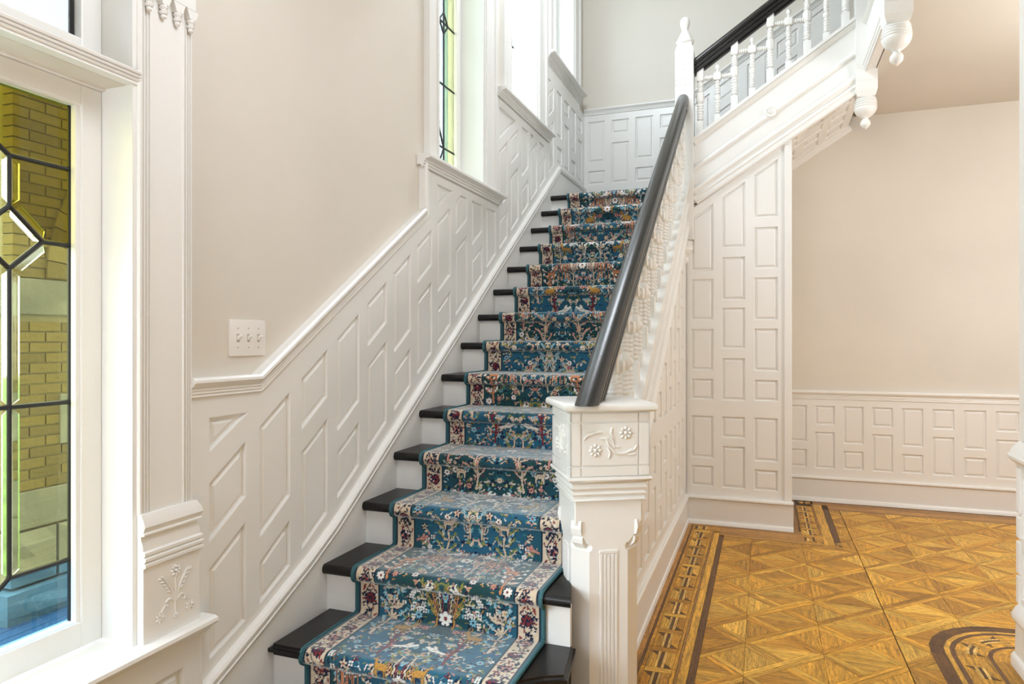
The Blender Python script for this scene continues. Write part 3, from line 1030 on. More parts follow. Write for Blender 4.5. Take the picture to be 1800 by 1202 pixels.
def floor_piece(poly, tone, ang, name, near, z=0.0, gap=0.0007):
    poly = clean(ccw(poly), 0.002)
    if len(poly) < 3 or abs(area(poly)) < 2e-5: return
    q = inset(poly, gap)
    if not q or len(q) < 3: return
    n = len(q)
    jit = random.uniform(0.84, 1.26)
    tone = tuple(c * jit for c in tone)
    z = z + random.uniform(-0.0002, 0.0002)
    c, s_ = math.cos(ang), math.sin(ang)
    ou, ov = random.uniform(0, 30), random.uniform(0, 30)
    vs = [(x, y, -0.004) for x, y in q] + [(x, y, z) for x, y in q]
    uv = [(x * c + y * s_ + ou, -x * s_ + y * c + ov) for x, y in q] * 2
    fs = [tuple(range(n, 2 * n))] + [(i, (i + 1) % n, n + (i + 1) % n, n + i) for i in range(n)]
    if near:
        link(name, piece_mesh(vs, fs, uv, [tone] * (2 * n), name), None, floor)
    else:
        J = joined.setdefault(name, [[], [], [], []])
        b = len(J[0])
        J[0].extend(vs); J[1].extend([tuple(i + b for i in f) for f in fs]); J[2].extend(uv); J[3].extend([tone] * (2 * n))
NEARMAX = 4.60
PX, PY = 0.309, 0.311
BW = 0.028
X0F, Y0F = 1.475 - PX * 3, 3.130 - PY * 18
def in_view(x, y):
    # is the floor point in or just beside the picture?
    dx, dy = x - 1.549, y
    dep = -0.3456 * dx + 0.9384 * dy
    if dep < 2.3: return False
    u = (0.9384 * dx + 0.3456 * dy) / dep
    return -0.05 < u < 0.80
for i in range(13):
    for jn in range(29):
        ax, ay = X0F + PX * i, Y0F + PY * jn
        if i >= 5: ax += 0.0035           # an open joint runs down the floor
        cell = [(ax, ay), (ax + PX, ay), (ax + PX, ay + PY), (ax, ay + PY)]
        cx_, cy_ = ax + PX / 2, ay + PY / 2
        if cx_ > 4.9 or cy_ < -2.3: continue
        # limits of the field
        def lim(p):
            if cy_ < 1.6: return clip_half(p, -1, 0, -0.10)
            p = clip_half(p, -1, 0, -1.300)
            if cx_ < 2.02 or cx_ - PX / 2 < 1.95 :
                if cx_ + PX / 2 <= 2.06 : p = clip_half(p, 0, 1, 4.765)
            p = clip_half(p, 0, 1, 5.785)
            if cy_ - PY / 2 >= 4.70: p = clip_half(p, -1, 0, -2.02)
            return p
        dm = Vector((PX, PY)).normalized()
        nm = (-dm.y, dm.x)                       # normal of main diagonal
        ds = Vector((-PX, PY)).normalized()
        ns_ = (-ds.y, ds.x)
        cm = nm[0] * ax + nm[1] * ay
        cs = ns_[0] * (ax + PX) + ns_[1] * ay
        am = math.atan2(dm.y, dm.x)
        as_ = math.atan2(ds.y, ds.x)
        near = in_view(cx_, cy_) and cy_ < NEARMAX and cx_ < 3.2
        def dsel(p, lo=None, hi=None):           # band of the main diagonal
            if lo is not None: p = clip_half(p, -nm[0], -nm[1], -(cm + lo))
            if hi is not None: p = clip_half(p, nm[0], nm[1], cm + hi)
            return p
        def esel(p, lo=None, hi=None):
            if lo is not None: p = clip_half(p, -ns_[0], -ns_[1], -(cs + lo))
            if hi is not None: p = clip_half(p, ns_[0], ns_[1], cs + hi)
            return p
        cell = lim(cell)
        if len(cell) < 3: continue
        T = lambda: random.choice(OAK)
        for lo, hi in ((-BW, 0), (0, BW)):
            floor_piece(dsel(cell, lo, hi), T(), am, 'parquet_strip', near)
        for side in ((None, -BW), (BW, None)):
            for lo, hi in ((-BW, 0), (0, BW)):
                floor_piece(dsel(esel(cell, lo, hi), *side), T(), as_, 'parquet_strip', near)
        for side in ((None, -BW), (BW, None)):
            for s2 in ((None, -BW), (BW, None)):
                p = dsel(esel(cell, *s2), *side)
                if len(p) < 3: continue
                gx = sum(a for a, b_ in p) / len(p) - cx_
                gy = sum(b_ for a, b_ in p) / len(p) - cy_
                floor_piece(p, T(), 0.0 if abs(gy) > abs(gx) else math.pi / 2, 'parquet_triangle', near)

def strip_y(x0, x1, y0, y1, tone, name='border_strip', near=True, cut=1.4):
    y = y0
    while y < y1 - 0.01:
        ye = min(y1, y + cut * random.uniform(0.8, 1.2))
        if y1 - ye < 0.15: ye = y1
        floor_piece([(x0, y), (x1, y), (x1, ye), (x0, ye)], tone, math.pi / 2, name, near)
        y = ye
def strip_x(x0, x1, y0, y1, tone, name='border_strip', near=True, cut=1.4):
    x = x0
    while x < x1 - 0.01:
        xe = min(x1, x + cut * random.uniform(0.8, 1.2))
        if x1 - xe < 0.15: xe = x1
        floor_piece([(x, y0), (xe, y0), (xe, y1), (x, y1)], tone, 0.0, name, near)
        x = xe
def motif_y(xa, xb, yc, half, near=True):
    """one ladder inlay: two pale slips beside a dark one, two dark triangles, oak ground and cross bar"""
    xm = (xa + xb) / 2
    y0, y1 = yc - half, yc + half
    bar = 0.042
    yt = y1 - bar
    P = lambda a, b_, c, d: [(a, b_), (c, b_), (c, d), (a, d)]
    floor_piece(P(xm - 0.0065, y0, xm + 0.0065, yt), DARK, math.pi / 2, 'inlay_slip', near)
    floor_piece(P(xm - 0.0190, y0, xm - 0.0065, yt), PALE, math.pi / 2, 'inlay_slip', near)
    floor_piece(P(xm + 0.0065, y0, xm + 0.0190, yt), PALE, math.pi / 2, 'inlay_slip', near)
    tri = 0.034
    floor_piece([(xm - 0.0190, yt), (xm - 0.0190 - tri, yt), (xm - 0.0190, yt - tri * 1.15)], DARK, 0, 'inlay_triangle', near)
    floor_piece([(xm - 0.0190 - tri, yt), (xm - 0.0190 - tri, y0), (xm - 0.0190, y0), (xm - 0.0190, yt - tri * 1.15)], random.choice(OAK), math.pi / 2, 'inlay_ground', near)
    floor_piece([(xm + 0.0190, y0), (xm + 0.0190 + tri, y0), (xm + 0.0190, y0 + tri * 1.15)], DARK, 0, 'inlay_triangle', near)
    floor_piece([(xm + 0.0190, y0 + tri * 1.15), (xm + 0.0190 + tri, y0), (xm + 0.0190 + tri, yt), (xm + 0.0190, yt)], random.choice(OAK), math.pi / 2, 'inlay_ground', near)
    floor_piece(P(xm - 0.0190 - tri, yt, xm + 0.0190 + tri, y1), random.choice(OAK), 0, 'inlay_ground', near)
    floor_piece(P(xa, y0, xm - 0.0190 - tri, y1), OAK[1], math.pi / 2, 'inlay_ground', near)
    floor_piece(P(xm + 0.0190 + tri, y0, xb, y1), OAK[0], math.pi / 2, 'inlay_ground', near)

YE = 4.765
strip_y(1.024, 1.074, 1.65, 5.06, (0.40, 0.19, 0.04))
strip_y(1.074, 1.085, 1.65, 5.00, DARK)
k = 0
y = 4.775
while y > 1.8:
    motif_y(1.085, 1.222, y, 0.0950, y > 2.5)
    y -= 0.1902
YTOP = 4.775 + 0.095
strip_y(1.222, 1.234, 1.65, YTOP, MEDB)
strip_y(1.234, 1.270, 1.65, YTOP - 0.02, OAK[2])
strip_y(1.270, 1.300, 1.65, YE, DARK)
# corner block with its little lattice
def lattice(xa, xb, ya, yb):
    n_ = 6
    for q in range(n_):
        a = xa + (xb - xa) * q / n_
        c = xa + (xb - xa) * (q + 1) / n_
        floor_piece([(a, ya), (c, ya), (c, yb), (a, yb)], (DARK, PALE, OAK[0])[q % 3], math.pi / 2, 'inlay_slip', True)
floor_piece([(1.085, YTOP), (1.27, YTOP), (1.27, 4.90), (1.085, 4.90)], OAK[4], 0, 'border_strip', True)
lattice(1.10, 1.20, 4.90, 4.975)
floor_piece([(1.085, 4.90), (1.10, 4.90), (1.10, 4.975), (1.085, 4.975)], OAK[0], 0, 'border_strip', True)
floor_piece([(1.20, 4.90), (1.27, 4.90), (1.27, 4.975), (1.20, 4.975)], OAK[1], 0, 'border_strip', True)
strip_x(1.074, 1.27, 4.975, 5.06, OAK[3])
# strips in front of the closet wall
strip_x(1.27, 1.80, 4.985, 5.06, (0.36, 0.17, 0.035))
strip_x(1.27, 1.80, 4.875, 4.985, (0.42, 0.205, 0.045))
strip_x(1.27, 1.80, 4.800, 4.875, (0.47, 0.235, 0.055))
strip_x(1.30, 2.00, 4.785, 4.800, OAK[2])
strip_x(1.30, 2.02, 4.765, 4.785, MEDB)
# border running back beside the closet
strip_y(1.735, 1.778, 5.06, YB, (0.36, 0.17, 0.035))
strip_y(1.778, 1.790, 4.90, YB, DARK)
y = 5.09
while y < 5.92:
    motif_y(1.790, 1.905, y, 0.085, True)
    y += 0.170
lattice(1.80, 1.90, 4.85, 4.955)
floor_piece([(1.80, 4.80), (1.905, 4.80), (1.905, 4.85), (1.80, 4.85)], OAK[0], 0, 'border_strip', True)
floor_piece([(1.790, 4.955), (1.905, 4.955), (1.905, 5.005), (1.790, 5.005)], OAK[1], 0, 'border_strip', True)
strip_y(1.905, 1.918, 4.80, 5.94, MEDB)
strip_y(1.918, 1.978, 4.80, 5.94, OAK[2])
strip_y(1.978, 2.020, 4.785, 5.785, DARK)
lattice(1.80, 1.90, 5.95, 6.02)
# strips along the hall wall
strip_x(1.918, 4.9, 5.93, YB, (0.40, 0.19, 0.04))
strip_x(2.02, 4.9, 5.815, 5.93, (0.44, 0.215, 0.047))
strip_x(2.02, 4.9, 5.785, 5.815, MEDB)

# rounded border about the column pedestal
PCX, PCY = 2.60, 3.31
def ring(r0, r1, tone, name='curved_border', seg=7, z=0.0012):
    # straight run towards the viewer, quarter arc, straight run to the right
    floor_piece([(PCX - r1, 1.9), (PCX - r0, 1.9), (PCX - r0, PCY), (PCX - r1, PCY)], tone, math.pi / 2, name, True, z, 0.0003)
    for k_ in range(seg):
        a0 = math.pi - math.pi / 2 * k_ / seg
        a1 = math.pi - math.pi / 2 * (k_ + 1) / seg
        floor_piece([(PCX + r0 * math.cos(a0), PCY + r0 * math.sin(a0)), (PCX + r0 * math.cos(a1), PCY + r0 * math.sin(a1)),
                     (PCX + r1 * math.cos(a1), PCY + r1 * math.sin(a1)), (PCX + r1 * math.cos(a0), PCY + r1 * math.sin(a0))],
                    tone, (a0 + a1) / 2 + math.pi / 2, name, True, z, 0.0002)
    floor_piece([(PCX, PCY + r0), (3.7, PCY + r0), (3.7, PCY + r1), (PCX, PCY + r1)], tone, 0, name, True, z, 0.0003)
ring(0.335, 0.390, DARK)
ring(0.315, 0.335, OAK[2])
ring(0.295, 0.315, (0.13, 0.058, 0.02))
ring(0.180, 0.295, OAK[4])
ring(0.163, 0.180, (0.13, 0.058, 0.02))
ring(0.060, 0.163, OAK[1])
def curved_motif(r, pos, arc):
    """ladder slips laid on the rounded border; pos along the run"""
    def pt(rr, s_):
        if arc: return (PCX + rr * math.cos(math.pi - s_), PCY + rr * math.sin(math.pi - s_))
        return (PCX - rr, s_)
    step = 0.42 if arc else 0.10
    for dr, w, tone in ((0.0, 0.0065, DARK), (-0.0125, 0.006, PALE), (0.0125, 0.006, PALE)):
        m_ = 3 if arc else 1
        for q in range(m_):
            a, b_ = pos + step * q / m_, pos + step * (q + 1) / m_
            floor_piece([pt(r + dr - w, a), pt(r + dr - w, b_), pt(r + dr + w, b_), pt(r + dr + w, a)], tone, math.pi / 2, 'inlay_slip', True, 0.0022, 0.0002)
    d = 0.12 if arc else 0.03
    floor_piece([pt(r - 0.019, pos), pt(r - 0.050, pos), pt(r - 0.019, pos + d)], DARK, 0, 'inlay_triangle', True, 0.0022, 0.0002)
    floor_piece([pt(r + 0.019, pos + step), pt(r + 0.050, pos + step), pt(r + 0.019, pos + step - d)], DARK, 0, 'inlay_triangle', True, 0.0022, 0.0002)
for yy in (2.55, 2.74, 2.93, 3.12):
    curved_motif(0.238, yy, False)
for an in (0.12, 0.80):
    curved_motif(0.238, an, True)
for nm_, J in joined.items():
    o = link('distant_' + nm_, piece_mesh(J[0], J[1], J[2], J[3], nm_), None, floor)
    o['kind'] = 'stuff'

# ================================================================== STAIRCASE
stairs = empty('staircase', (0.5, 1.5, 0.0))
tag(stairs, 'straight main staircase with black treads and white risers', 'staircase')
XA, XB = 0.030, 0.985
def nose_profile(y0, y1, zt, th=0.036):
    r = th / 2
    p = [(y1, zt - th), (y1, zt)]
    for k in range(7):
        a = math.pi / 2 + math.pi * k / 6
        p.append((y0 + r * 0.8 + r * 0.8 * math.cos(a), zt - r + r * math.sin(a)))
    return p
def TX(x0, x1):
    return lambda y, z, h: (x0 + (x1 - x0) * h, y, z)
YN = NY + [5.25]
tr0 = MB().prism(nose_profile(1.53, 1.86, 0.161), TX(XA, 0.93), 0, 1).build('tread', M_BLACK, stairs, smooth=40)
MB().box(XA, 0.93, 1.56, 1.59, 0.0, 0.126).build('riser', M_WHITE, stairs)
# first tread in view: its front sweeps back towards the newel
bm = bmesh.new()
plan = [(XA, 1.817), (0.80, 1.817), (0.855, 1.838), (0.905, 1.888), (0.945, 1.920), (1.005, 1.950), (0.975, 2.16), (XA, 2.16)]
vs = [bm.verts.new((x, y, 0.286)) for x, y in plan]
f = bm.faces.new(vs)
ex = bmesh.ops.extrude_face_region(bm, geom=[f])
for v in [g for g in ex['geom'] if isinstance(g, bmesh.types.BMVert)]: v.co.z = 0.322
bmesh.ops.recalc_face_normals(bm, faces=bm.faces[:])
bmesh.ops.bevel(bm, geom=[e_ for e_ in bm.edges if abs(e_.verts[0].co.z - e_.verts[1].co.z) < 1e-4], offset=0.012, segments=3, affect='EDGES')
me = bpy.data.meshes.new('tread')
bm.to_mesh(me)
bm.free()
link('tread', me, M_BLACK, stairs)
rp = [(XA, 1.847), (0.79, 1.847), (0.84, 1.867), (0.89, 1.915), (0.93, 1.950), (0.985, 1.975), (0.985, 2.0), (XA, 1.88)]
MB().prism(rp, lambda x, y, h: (x, y, h), 0.161, 0.287).build('riser', M_WHITE, stairs)
for i in range(1, 14):
    xb = XB
    tm = MB().prism(nose_profile(NY[i], YN[i + 1] + 0.05 if i < 13 else 5.12, NZ[i]), TX(XA, xb), 0, 1)
    if i == 1:                                    # cut to the face of the newel
        tm.v = [(0.972 - 0.27 * (y - 2.109), y, z) if x > 0.5 else (x, y, z) for x, y, z in tm.v]
        xb = 0.962
    tm.build('tread', M_BLACK, stairs, smooth=40)
    MB().box(XA, xb, NY[i] + 0.030, NY[i] + 0.048, NZ[i - 1] - 0.01, NZ[i] - 0.034).build('riser', M_WHITE, stairs)
MB().box(0.0, 1.02, 5.10, YB, ZL - 0.22, ZL).build('landing', M_BLACK, stairs)
# outer string with cap and mouldings
def cw(y, w): return SL * y + w
ya, yb = 2.36, 5.05
MB().prism([(ya, cw(ya, -1.30)), (yb, cw(yb, -1.30)), (yb, cw(yb, -0.965)), (ya, cw(ya, -0.965))], TX(0.975, 1.036), 0, 1).build('outer_string', M_WHITE, stairs)
MB().prism([(ya, cw(ya, -0.968)), (yb, cw(yb, -0.968)), (yb, cw(yb, -0.940)), (ya, cw(ya, -0.940))], TX(0.952, 1.058), 0, 1).build('string_cap', M_WHITE, stairs)
def TSt(y, z, h): return (1.036 + h, y, z)
MB().mould([(ya, cw(ya, -0.968)), (yb, cw(yb, -0.968))], [(0, 0), (0, 0.018), (-0.008, 0.018), (-0.018, 0.012), (-0.024, 0.004), (-0.024, 0)], TSt).build('string_moulding', M_WHITE, stairs, smooth=30)
rollp = [(0.016 * math.sin(a), 0.016 * math.cos(a)) for a in [math.pi / 2 - math.pi * k / 8 for k in range(9)]]
MB().mould([(ya, cw(ya, -1.13)), (yb, cw(yb, -1.13))], rollp, TSt).build('string_moulding', M_WHITE, stairs, smooth=30)
MB().mould([(ya, cw(ya, -1.265)), (yb, cw(yb, -1.265))], [(0.02, 0), (0.016, 0.010), (0.004, 0.016), (-0.010, 0.014), (-0.022, 0.020), (-0.034, 0.012), (-0.036, -0.014)], TSt).build('string_moulding', M_WHITE, stairs, smooth=30)

# upper flight: carcass, string facing the hall
stairs2 = empty('upper_staircase', (1.1, 5.09, ZL))
tag(stairs2, 'upper flight with deep white moulded string rising to the right', 'staircase')
for k in range(6):
    xk = 1.02 + 0.236 * k
    MB().prism([(xk - 0.03, ZL + 0.161 * (k + 1) - 0.034), (xk + 0.25, ZL + 0.161 * (k + 1) - 0.034), (xk + 0.25, ZL + 0.161 * (k + 1)), (xk - 0.03, ZL + 0.161 * (k + 1))],
               lambda x, z, h: (x, 5.115 + 0.955 * h, z), 0, 1).build('tread', M_BLACK, stairs2)
    MB().box(xk, xk + 0.016, 5.115, YB - 0.02, ZL + 0.161 * k - 0.01, ZL + 0.161 * (k + 1) - 0.033).build('riser', M_WHITE, stairs2)
YU = 5.058
def TU(x, z, h): return (x, YU - h, z)
def ut(x): return 2.757 + 0.668 * (x - 1.072)
def uw(x, d): return ut(x) + d + (0.668 - 0.640) * (-(x - 1.072)) * (min(1, -d / 0.44))
x0_, x1_ = 1.075, 2.125
def uline(d): return [(x0_, uw(x0_, d)), (x1_, uw(x1_, d))]
MB().prism([(x0_, uw(x0_, -0.455)), (x1_, uw(x1_, -0.455)), (x1_, ut(x1_) - 0.02), (x0_, ut(x0_) - 0.02)], TU, -0.06, 0.0).build('outer_string', M_WHITE, stairs2)
MB().prism([(x0_, ut(x0_) - 0.024), (x1_, ut(x1_) - 0.024), (x1_, ut(x1_)), (x0_, ut(x0_))], TU, -0.075, 0.030).build('string_cap', M_WHITE, stairs2)
MB().mould(uline(-0.024), [(0, 0), (0, 0.022), (-0.008, 0.022), (-0.016, 0.018), (-0.026, 0.010), (-0.032, 0.004), (-0.032, 0)], TU).build('string_moulding', M_WHITE, stairs2, smooth=30)
MB().mould(uline(-0.225), [(0.019 * math.sin(a), 0.016 * math.cos(a)) for a in [math.pi / 2 - math.pi * k / 8 for k in range(9)]], TU).build('string_moulding', M_WHITE, stairs2, smooth=30)
MB().mould(uline(-0.380), [(0.02, 0), (0.018, 0.012), (0.008, 0.018), (-0.006, 0.018), (-0.016, 0.010), (-0.030, 0.006), (-0.032, 0.0)], TU).build('string_moulding', M_WHITE, stairs2, smooth=30)
MB().mould(uline(-0.428), [(0.012, 0), (0.010, 0.010), (-0.008, 0.014), (-0.016, 0.008), (-0.034, 0.008), (-0.040, 0.014), (-0.050, 0.010), (-0.054, -0.02)], TU).build('string_moulding', M_WHITE, stairs2, smooth=30)
rb = MB().lathe([(0.040, 0), (0.040, 0.012), (0.034, 0.020), (0.026, 0.018), (0.022, 0.012), (0.017, 0.018), (0.012, 0.022), (0.008, 0.017), (0.004, 0.022), (0.0005, 0.023)],
                Matrix.Translation((1.594, YU, 2.889)) @ Matrix.Rotation(math.radians(90), 4, 'X'), 24)
rb.build('rosette', M_WHITE, stairs2, smooth=40)
MB().prism([(x0_, uw(x0_, -0.47)), (x1_, uw(x1_, -0.47)), (x1_, uw(x1_, -0.44)), (x0_, uw(x0_, -0.44))], TU, -0.10, -0.01).build('string_foot', M_WHITE, stairs2)

# ================================================================== BALUSTRADES
def sq(mb, c, hw, z0, z1, ch=0.004):
    x, y = c
    mb.bbox(x - hw, x + hw, y - hw, y + hw, z0, z1, ch)
def rings(r_lo, r_hi, h0, h1, n):
    out = []
    st = (h1 - h0) / n
    for k in range(n):
        a = h0 + st * k
        out += [(r_lo, a + st * 0.05), (r_hi, a + st * 0.30), (r_hi, a + st * 0.65), (r_lo, a + st * 0.95)]
    return out
def make_tall():
    mb = MB()
    sq(mb, (0, 0), 0.0245, -0.03, 0.092)
    mb.lathe([(0.020, 0.09), (0.013, 0.100)] + rings(0.0185, 0.0235, 0.104, 0.218, 6) + [(0.014, 0.224)], Matrix.Identity(4), 12)
    mb.lathe([(0.016, 0.222), (0.025, 0.232), (0.0285, 0.245), (0.0285, 0.285), (0.025, 0.298), (0.015, 0.304)], Matrix.Identity(4), 8)
    mb.lathe([(0.014, 0.302)] + rings(0.0175, 0.0225, 0.306, 0.370, 4) + [(0.014, 0.376), (0.021, 0.386)], Matrix.Identity(4), 12)
    sq(mb, (0, 0), 0.0235, 0.384, 0.480)
    return mb.mesh('baluster', M_WHITE, smooth=35)
def make_short():
    mb = MB()
    sq(mb, (0, 0), 0.021, -0.03, 0.052)
    mb.lathe([(0.016, 0.05), (0.011, 0.058)] + rings(0.0140, 0.0185, 0.060, 0.150, 5) + [(0.011, 0.155), (0.019, 0.165), (0.021, 0.178), (0.017, 0.190), (0.011, 0.196)] +
             rings(0.0140, 0.0185, 0.198, 0.292, 5) + [(0.012, 0.298)], Matrix.Identity(4), 12)
    mb.bbox(-0.026, 0.026, -0.026, 0.026, 0.298, 0.350, 0.009)
    mb.lathe([(0.016, 0.348), (0.009, 0.362), (0.008, 0.372), (0.014, 0.378), (0.0175, 0.390), (0.016, 0.403), (0.009, 0.411), (0.0005, 0.414)], Matrix.Identity(4), 12)
    return mb.mesh('spindle', M_WHITE, smooth=35)
def make_bar(L):
    mb = MB()
    mb.lathe([(0.012, 0.0)] + rings(0.0125, 0.0185, 0.004, L - 0.004, 5) + [(0.012, L)], Matrix.Rotation(math.radians(90), 4, 'Y'), 10)
    return mb.mesh('turned_bar', M_WHITE, smooth=35)
ME_T, ME_S, ME_B = make_tall(), make_short(), make_bar(0.080)
RAILX = [(-0.030, 0.0), (-0.031, 0.014), (-0.024, 0.020), (-0.024, 0.030), (-0.032, 0.034), (-0.034, 0.046), (-0.027, 0.052), (-0.027, 0.058), (-0.036, 0.064), (-0.039, 0.078),
         (-0.036, 0.092), (-0.027, 0.104), (-0.014, 0.111), (0.0, 0.113)]
RAILX = RAILX + [(-a, b_) for a, b_ in RAILX[-2::-1]]
def put(me, name, parent, loc, rotz=0):
    o = bpy.data.objects.new(name, me)
    COL.objects.link(o)
    o.parent = parent
    o.matrix_parent_inverse = Matrix.Translation(parent.location).inverted()
    o.location = loc
    o.rotation_euler = (0, 0, rotz)
    return o
def run_mesh(p0, p1, prof, side):
    """sweep prof [(across, up)] vertically plumb from p0 to p1; side = horizontal across vector"""
    p0, p1, side = Vector(p0), Vector(p1), Vector(side)
    n_ = len(prof)
    mb = MB()
    vs = [p0 + side * a + Vector((0, 0, b_)) for a, b_ in prof] + [p1 + side * a + Vector((0, 0, b_)) for a, b_ in prof]
    mb.add(vs, [tuple(range(n_))[::-1], tuple(range(n_, 2 * n_))] + [(i, (i + 1) % n_, n_ + (i + 1) % n_, n_ + i) for i in range(n_)])
    return mb
# first flight
XR = 1.008
bal1 = empty('balustrade', (XR, 2.4, 0.6))
tag(bal1, 'black handrail on white turned balusters beside the carpeted flight', 'balustrade')
K1 = 1.16
hm = run_mesh((XR, 2.262, cw(2.262, -0.467)), (XR, 5.03, cw(5.03, -0.467)), [(a, b_ * K1) for a, b_ in RAILX], (1, 0, 0))
for i_ in range(len(RAILX)):                    # the foot is cut level where it dies on the newel cap
    v_ = hm.v[i_]
    b_ = RAILX[i_][1] * K1
    yy_ = (1.104 + 0.467 - b_) / SL
    hm.v[i_] = (v_[0], yy_, 1.104)
hm.build('handrail', M_RAIL, bal1, smooth=30)
ys_t = [NY[4] - 0.235 * 1.5 + 0.06 + 0.2345 * i for i in range(12)]
ys_t = [y for y in ys_t if 2.50 < y < 4.99]
for i, y in enumerate(ys_t):
    zc_ = cw(y, -0.940)
    put(ME_T, 'baluster', bal1, (XR, y, zc_), 0)
    ym = y + 0.1172
    if ym < 4.98:
        zm = cw(ym, -0.940)
        put(ME_S, 'spindle', bal1, (XR, ym, zm), 0)
        put(ME_B, 'turned_bar', bal1, (XR, y + 0.0235, zm + 0.324), math.pi / 2)
        put(ME_B, 'turned_bar', bal1, (XR, ym + 0.0215, zm + 0.324), math.pi / 2)
# upper flight
bal2 = empty('balustrade', (1.1, 5.09, 2.75))
tag(bal2, 'black handrail on white turned balusters of the upper flight', 'balustrade')
YBL = 5.092
USR = 0.668
def rb2(x): return 3.222 + USR * (x - 1.081)
run_mesh((1.075, YBL, rb2(1.075)), (2.14, YBL, rb2(2.14)), [(a, b_ * 1.08) for a, b_ in RAILX], (0, 1, 0)).build('handrail', M_RAIL, bal2, smooth=30)
xt = [1.121, 1.356, 1.593, 1.830, 2.066]
for i, x in enumerate(xt):
    zc_ = ut(x)
    put(ME_T, 'baluster', bal2, (x, YBL, zc_))
    xm = x + 0.1185
    if xm < 2.12:
        zm = ut(xm)
        put(ME_S, 'spindle', bal2, (xm, YBL, zm))
        put(ME_B, 'turned_bar', bal2, (x + 0.0235, YBL, zm + 0.324))
        if i < 4: put(ME_B, 'turned_bar', bal2, (xm + 0.0215, YBL, zm + 0.324))
    if i < 4:
        run_mesh((x + 0.028, YBL, rb2(x + 0.028) - 0.016), (xt[i + 1] - 0.028, YBL, rb2(xt[i + 1] - 0.028) - 0.016), [(-0.016, 0), (0.016, 0), (0.016, 0.02), (-0.016, 0.02)], (0, 1, 0)).build('rail_fillet', M_RAIL, bal2)

# ================================================================== NEWEL POSTS
# square newel at the foot, turned about its axis towards the hall
NC = Vector((1.008, 2.348, 0.0))
NR = math.radians(29.3)
newel = empty('newel_post', NC)
tag(newel, 'square white newel post with carved block and moulded cap at the stair foot', 'newel post')
RN = Matrix.Translation(NC) @ Matrix.Rotation(NR, 4, 'Z')
def nb(mb, name, smooth=None, parent=newel, mat=M_WHITE):
    mb.v = [tuple(RN @ Vector(p)) for p in mb.v]
    return mb.build(name, mat, parent, smooth)
def sqring(mb, prof):
    """square-section turning: prof [(half, z)]"""
    vs = []
    for h, z in prof:
        vs += [(-h, -h, z), (h, -h, z), (h, h, z), (-h, h, z)]
    fs = [(0, 3, 2, 1), tuple(range(4 * (len(prof) - 1), 4 * len(prof)))]
    for i in range(len(prof) - 1):
        for k in range(4):
            k2 = (k + 1) % 4
            fs.append((i * 4 + k, i * 4 + k2, (i + 1) * 4 + k2, (i + 1) * 4 + k))
    return mb.add(vs, fs)
ZN = 1.108
nb(sqring(MB(), [(0.138, ZN - 0.030), (0.148, ZN - 0.029), (0.156, ZN - 0.023), (0.158, ZN - 0.015), (0.155, ZN - 0.006), (0.150, ZN - 0.002), (0.145, ZN)]), 'cap', 35)
core = sqring(MB(), [(0.1312, 0.862), (0.1312, ZN - 0.030)])
nb(core, 'block_core')
# raised tiles between the grooves, three by three on every face
for fcs in range(4):
    Rf = Matrix.Rotation(math.pi / 2 * fcs, 4, 'Z')
    t = MB()
    us = [-0.1365, -0.098, 0.098, 0.1365]
    vs_ = [0.864, 0.899, 1.043, ZN - 0.031]
    for a in range(3):
        for b_ in range(3):
            t.bbox(us[a] + (0.0028 if a else 0.0), us[a + 1] - (0.0028 if a < 2 else 0.0), -0.1365, -0.1300, vs_[b_] + 0.0028, vs_[b_ + 1] - 0.0028, 0.0014)
    t.v = [tuple(Rf @ Vector(p)) for p in t.v]
    nb(t, 'block_face')
nb(sqring(MB(), [(0.130, 0.785), (0.122, 0.788), (0.122, 0.793), (0.118, 0.796), (0.124, 0.800), (0.128, 0.806), (0.124, 0.811), (0.121, 0.815), (0.127, 0.819), (0.131, 0.826),
                 (0.127, 0.832), (0.125, 0.838), (0.130, 0.845), (0.139, 0.849), (0.143, 0.855), (0.141, 0.862), (0.134, 0.865)]), 'neck_moulding', 35)
# shaft: square above, stopped chamfers below
def octring(h, c, z): return [(-h + c, -h, z), (h - c, -h, z), (h, -h + c, z), (h, h - c, z), (h - c, h, z), (-h + c, h, z), (-h, h - c, z), (-h, -h + c, z)]
prof = [(0.116, 0.003, 0.790), (0.116, 0.003, 0.712), (0.116, 0.010, 0.700), (0.116, 0.014, 0.690), (0.116, 0.012, 0.680), (0.116, 0.022, 0.672), (0.116, 0.036, 0.655), (0.116, 0.044, 0.645),
        (0.116, 0.046, 0.640), (0.116, 0.056, 0.638), (0.116, 0.060, 0.628), (0.116, 0.058, 0.618), (0.116, 0.050, 0.612), (0.116, 0.050, 0.10), (0.116, 0.004, 0.05), (0.116, 0.004, 0.0)]
sh = MB()
vs = []
for h, c, z in prof: vs += octring(h, c, z)
fs = [tuple(range(8)), tuple(range(8 * (len(prof) - 1), 8 * len(prof)))[::-1]]
for i in range(len(prof) - 1):
    for k in range(8):
        fs.append((i * 8 + k, i * 8 + (k + 1) % 8, (i + 1) * 8 + (k + 1) % 8, (i + 1) * 8 + k))
sh.add(vs, fs)
nb(sh, 'shaft')
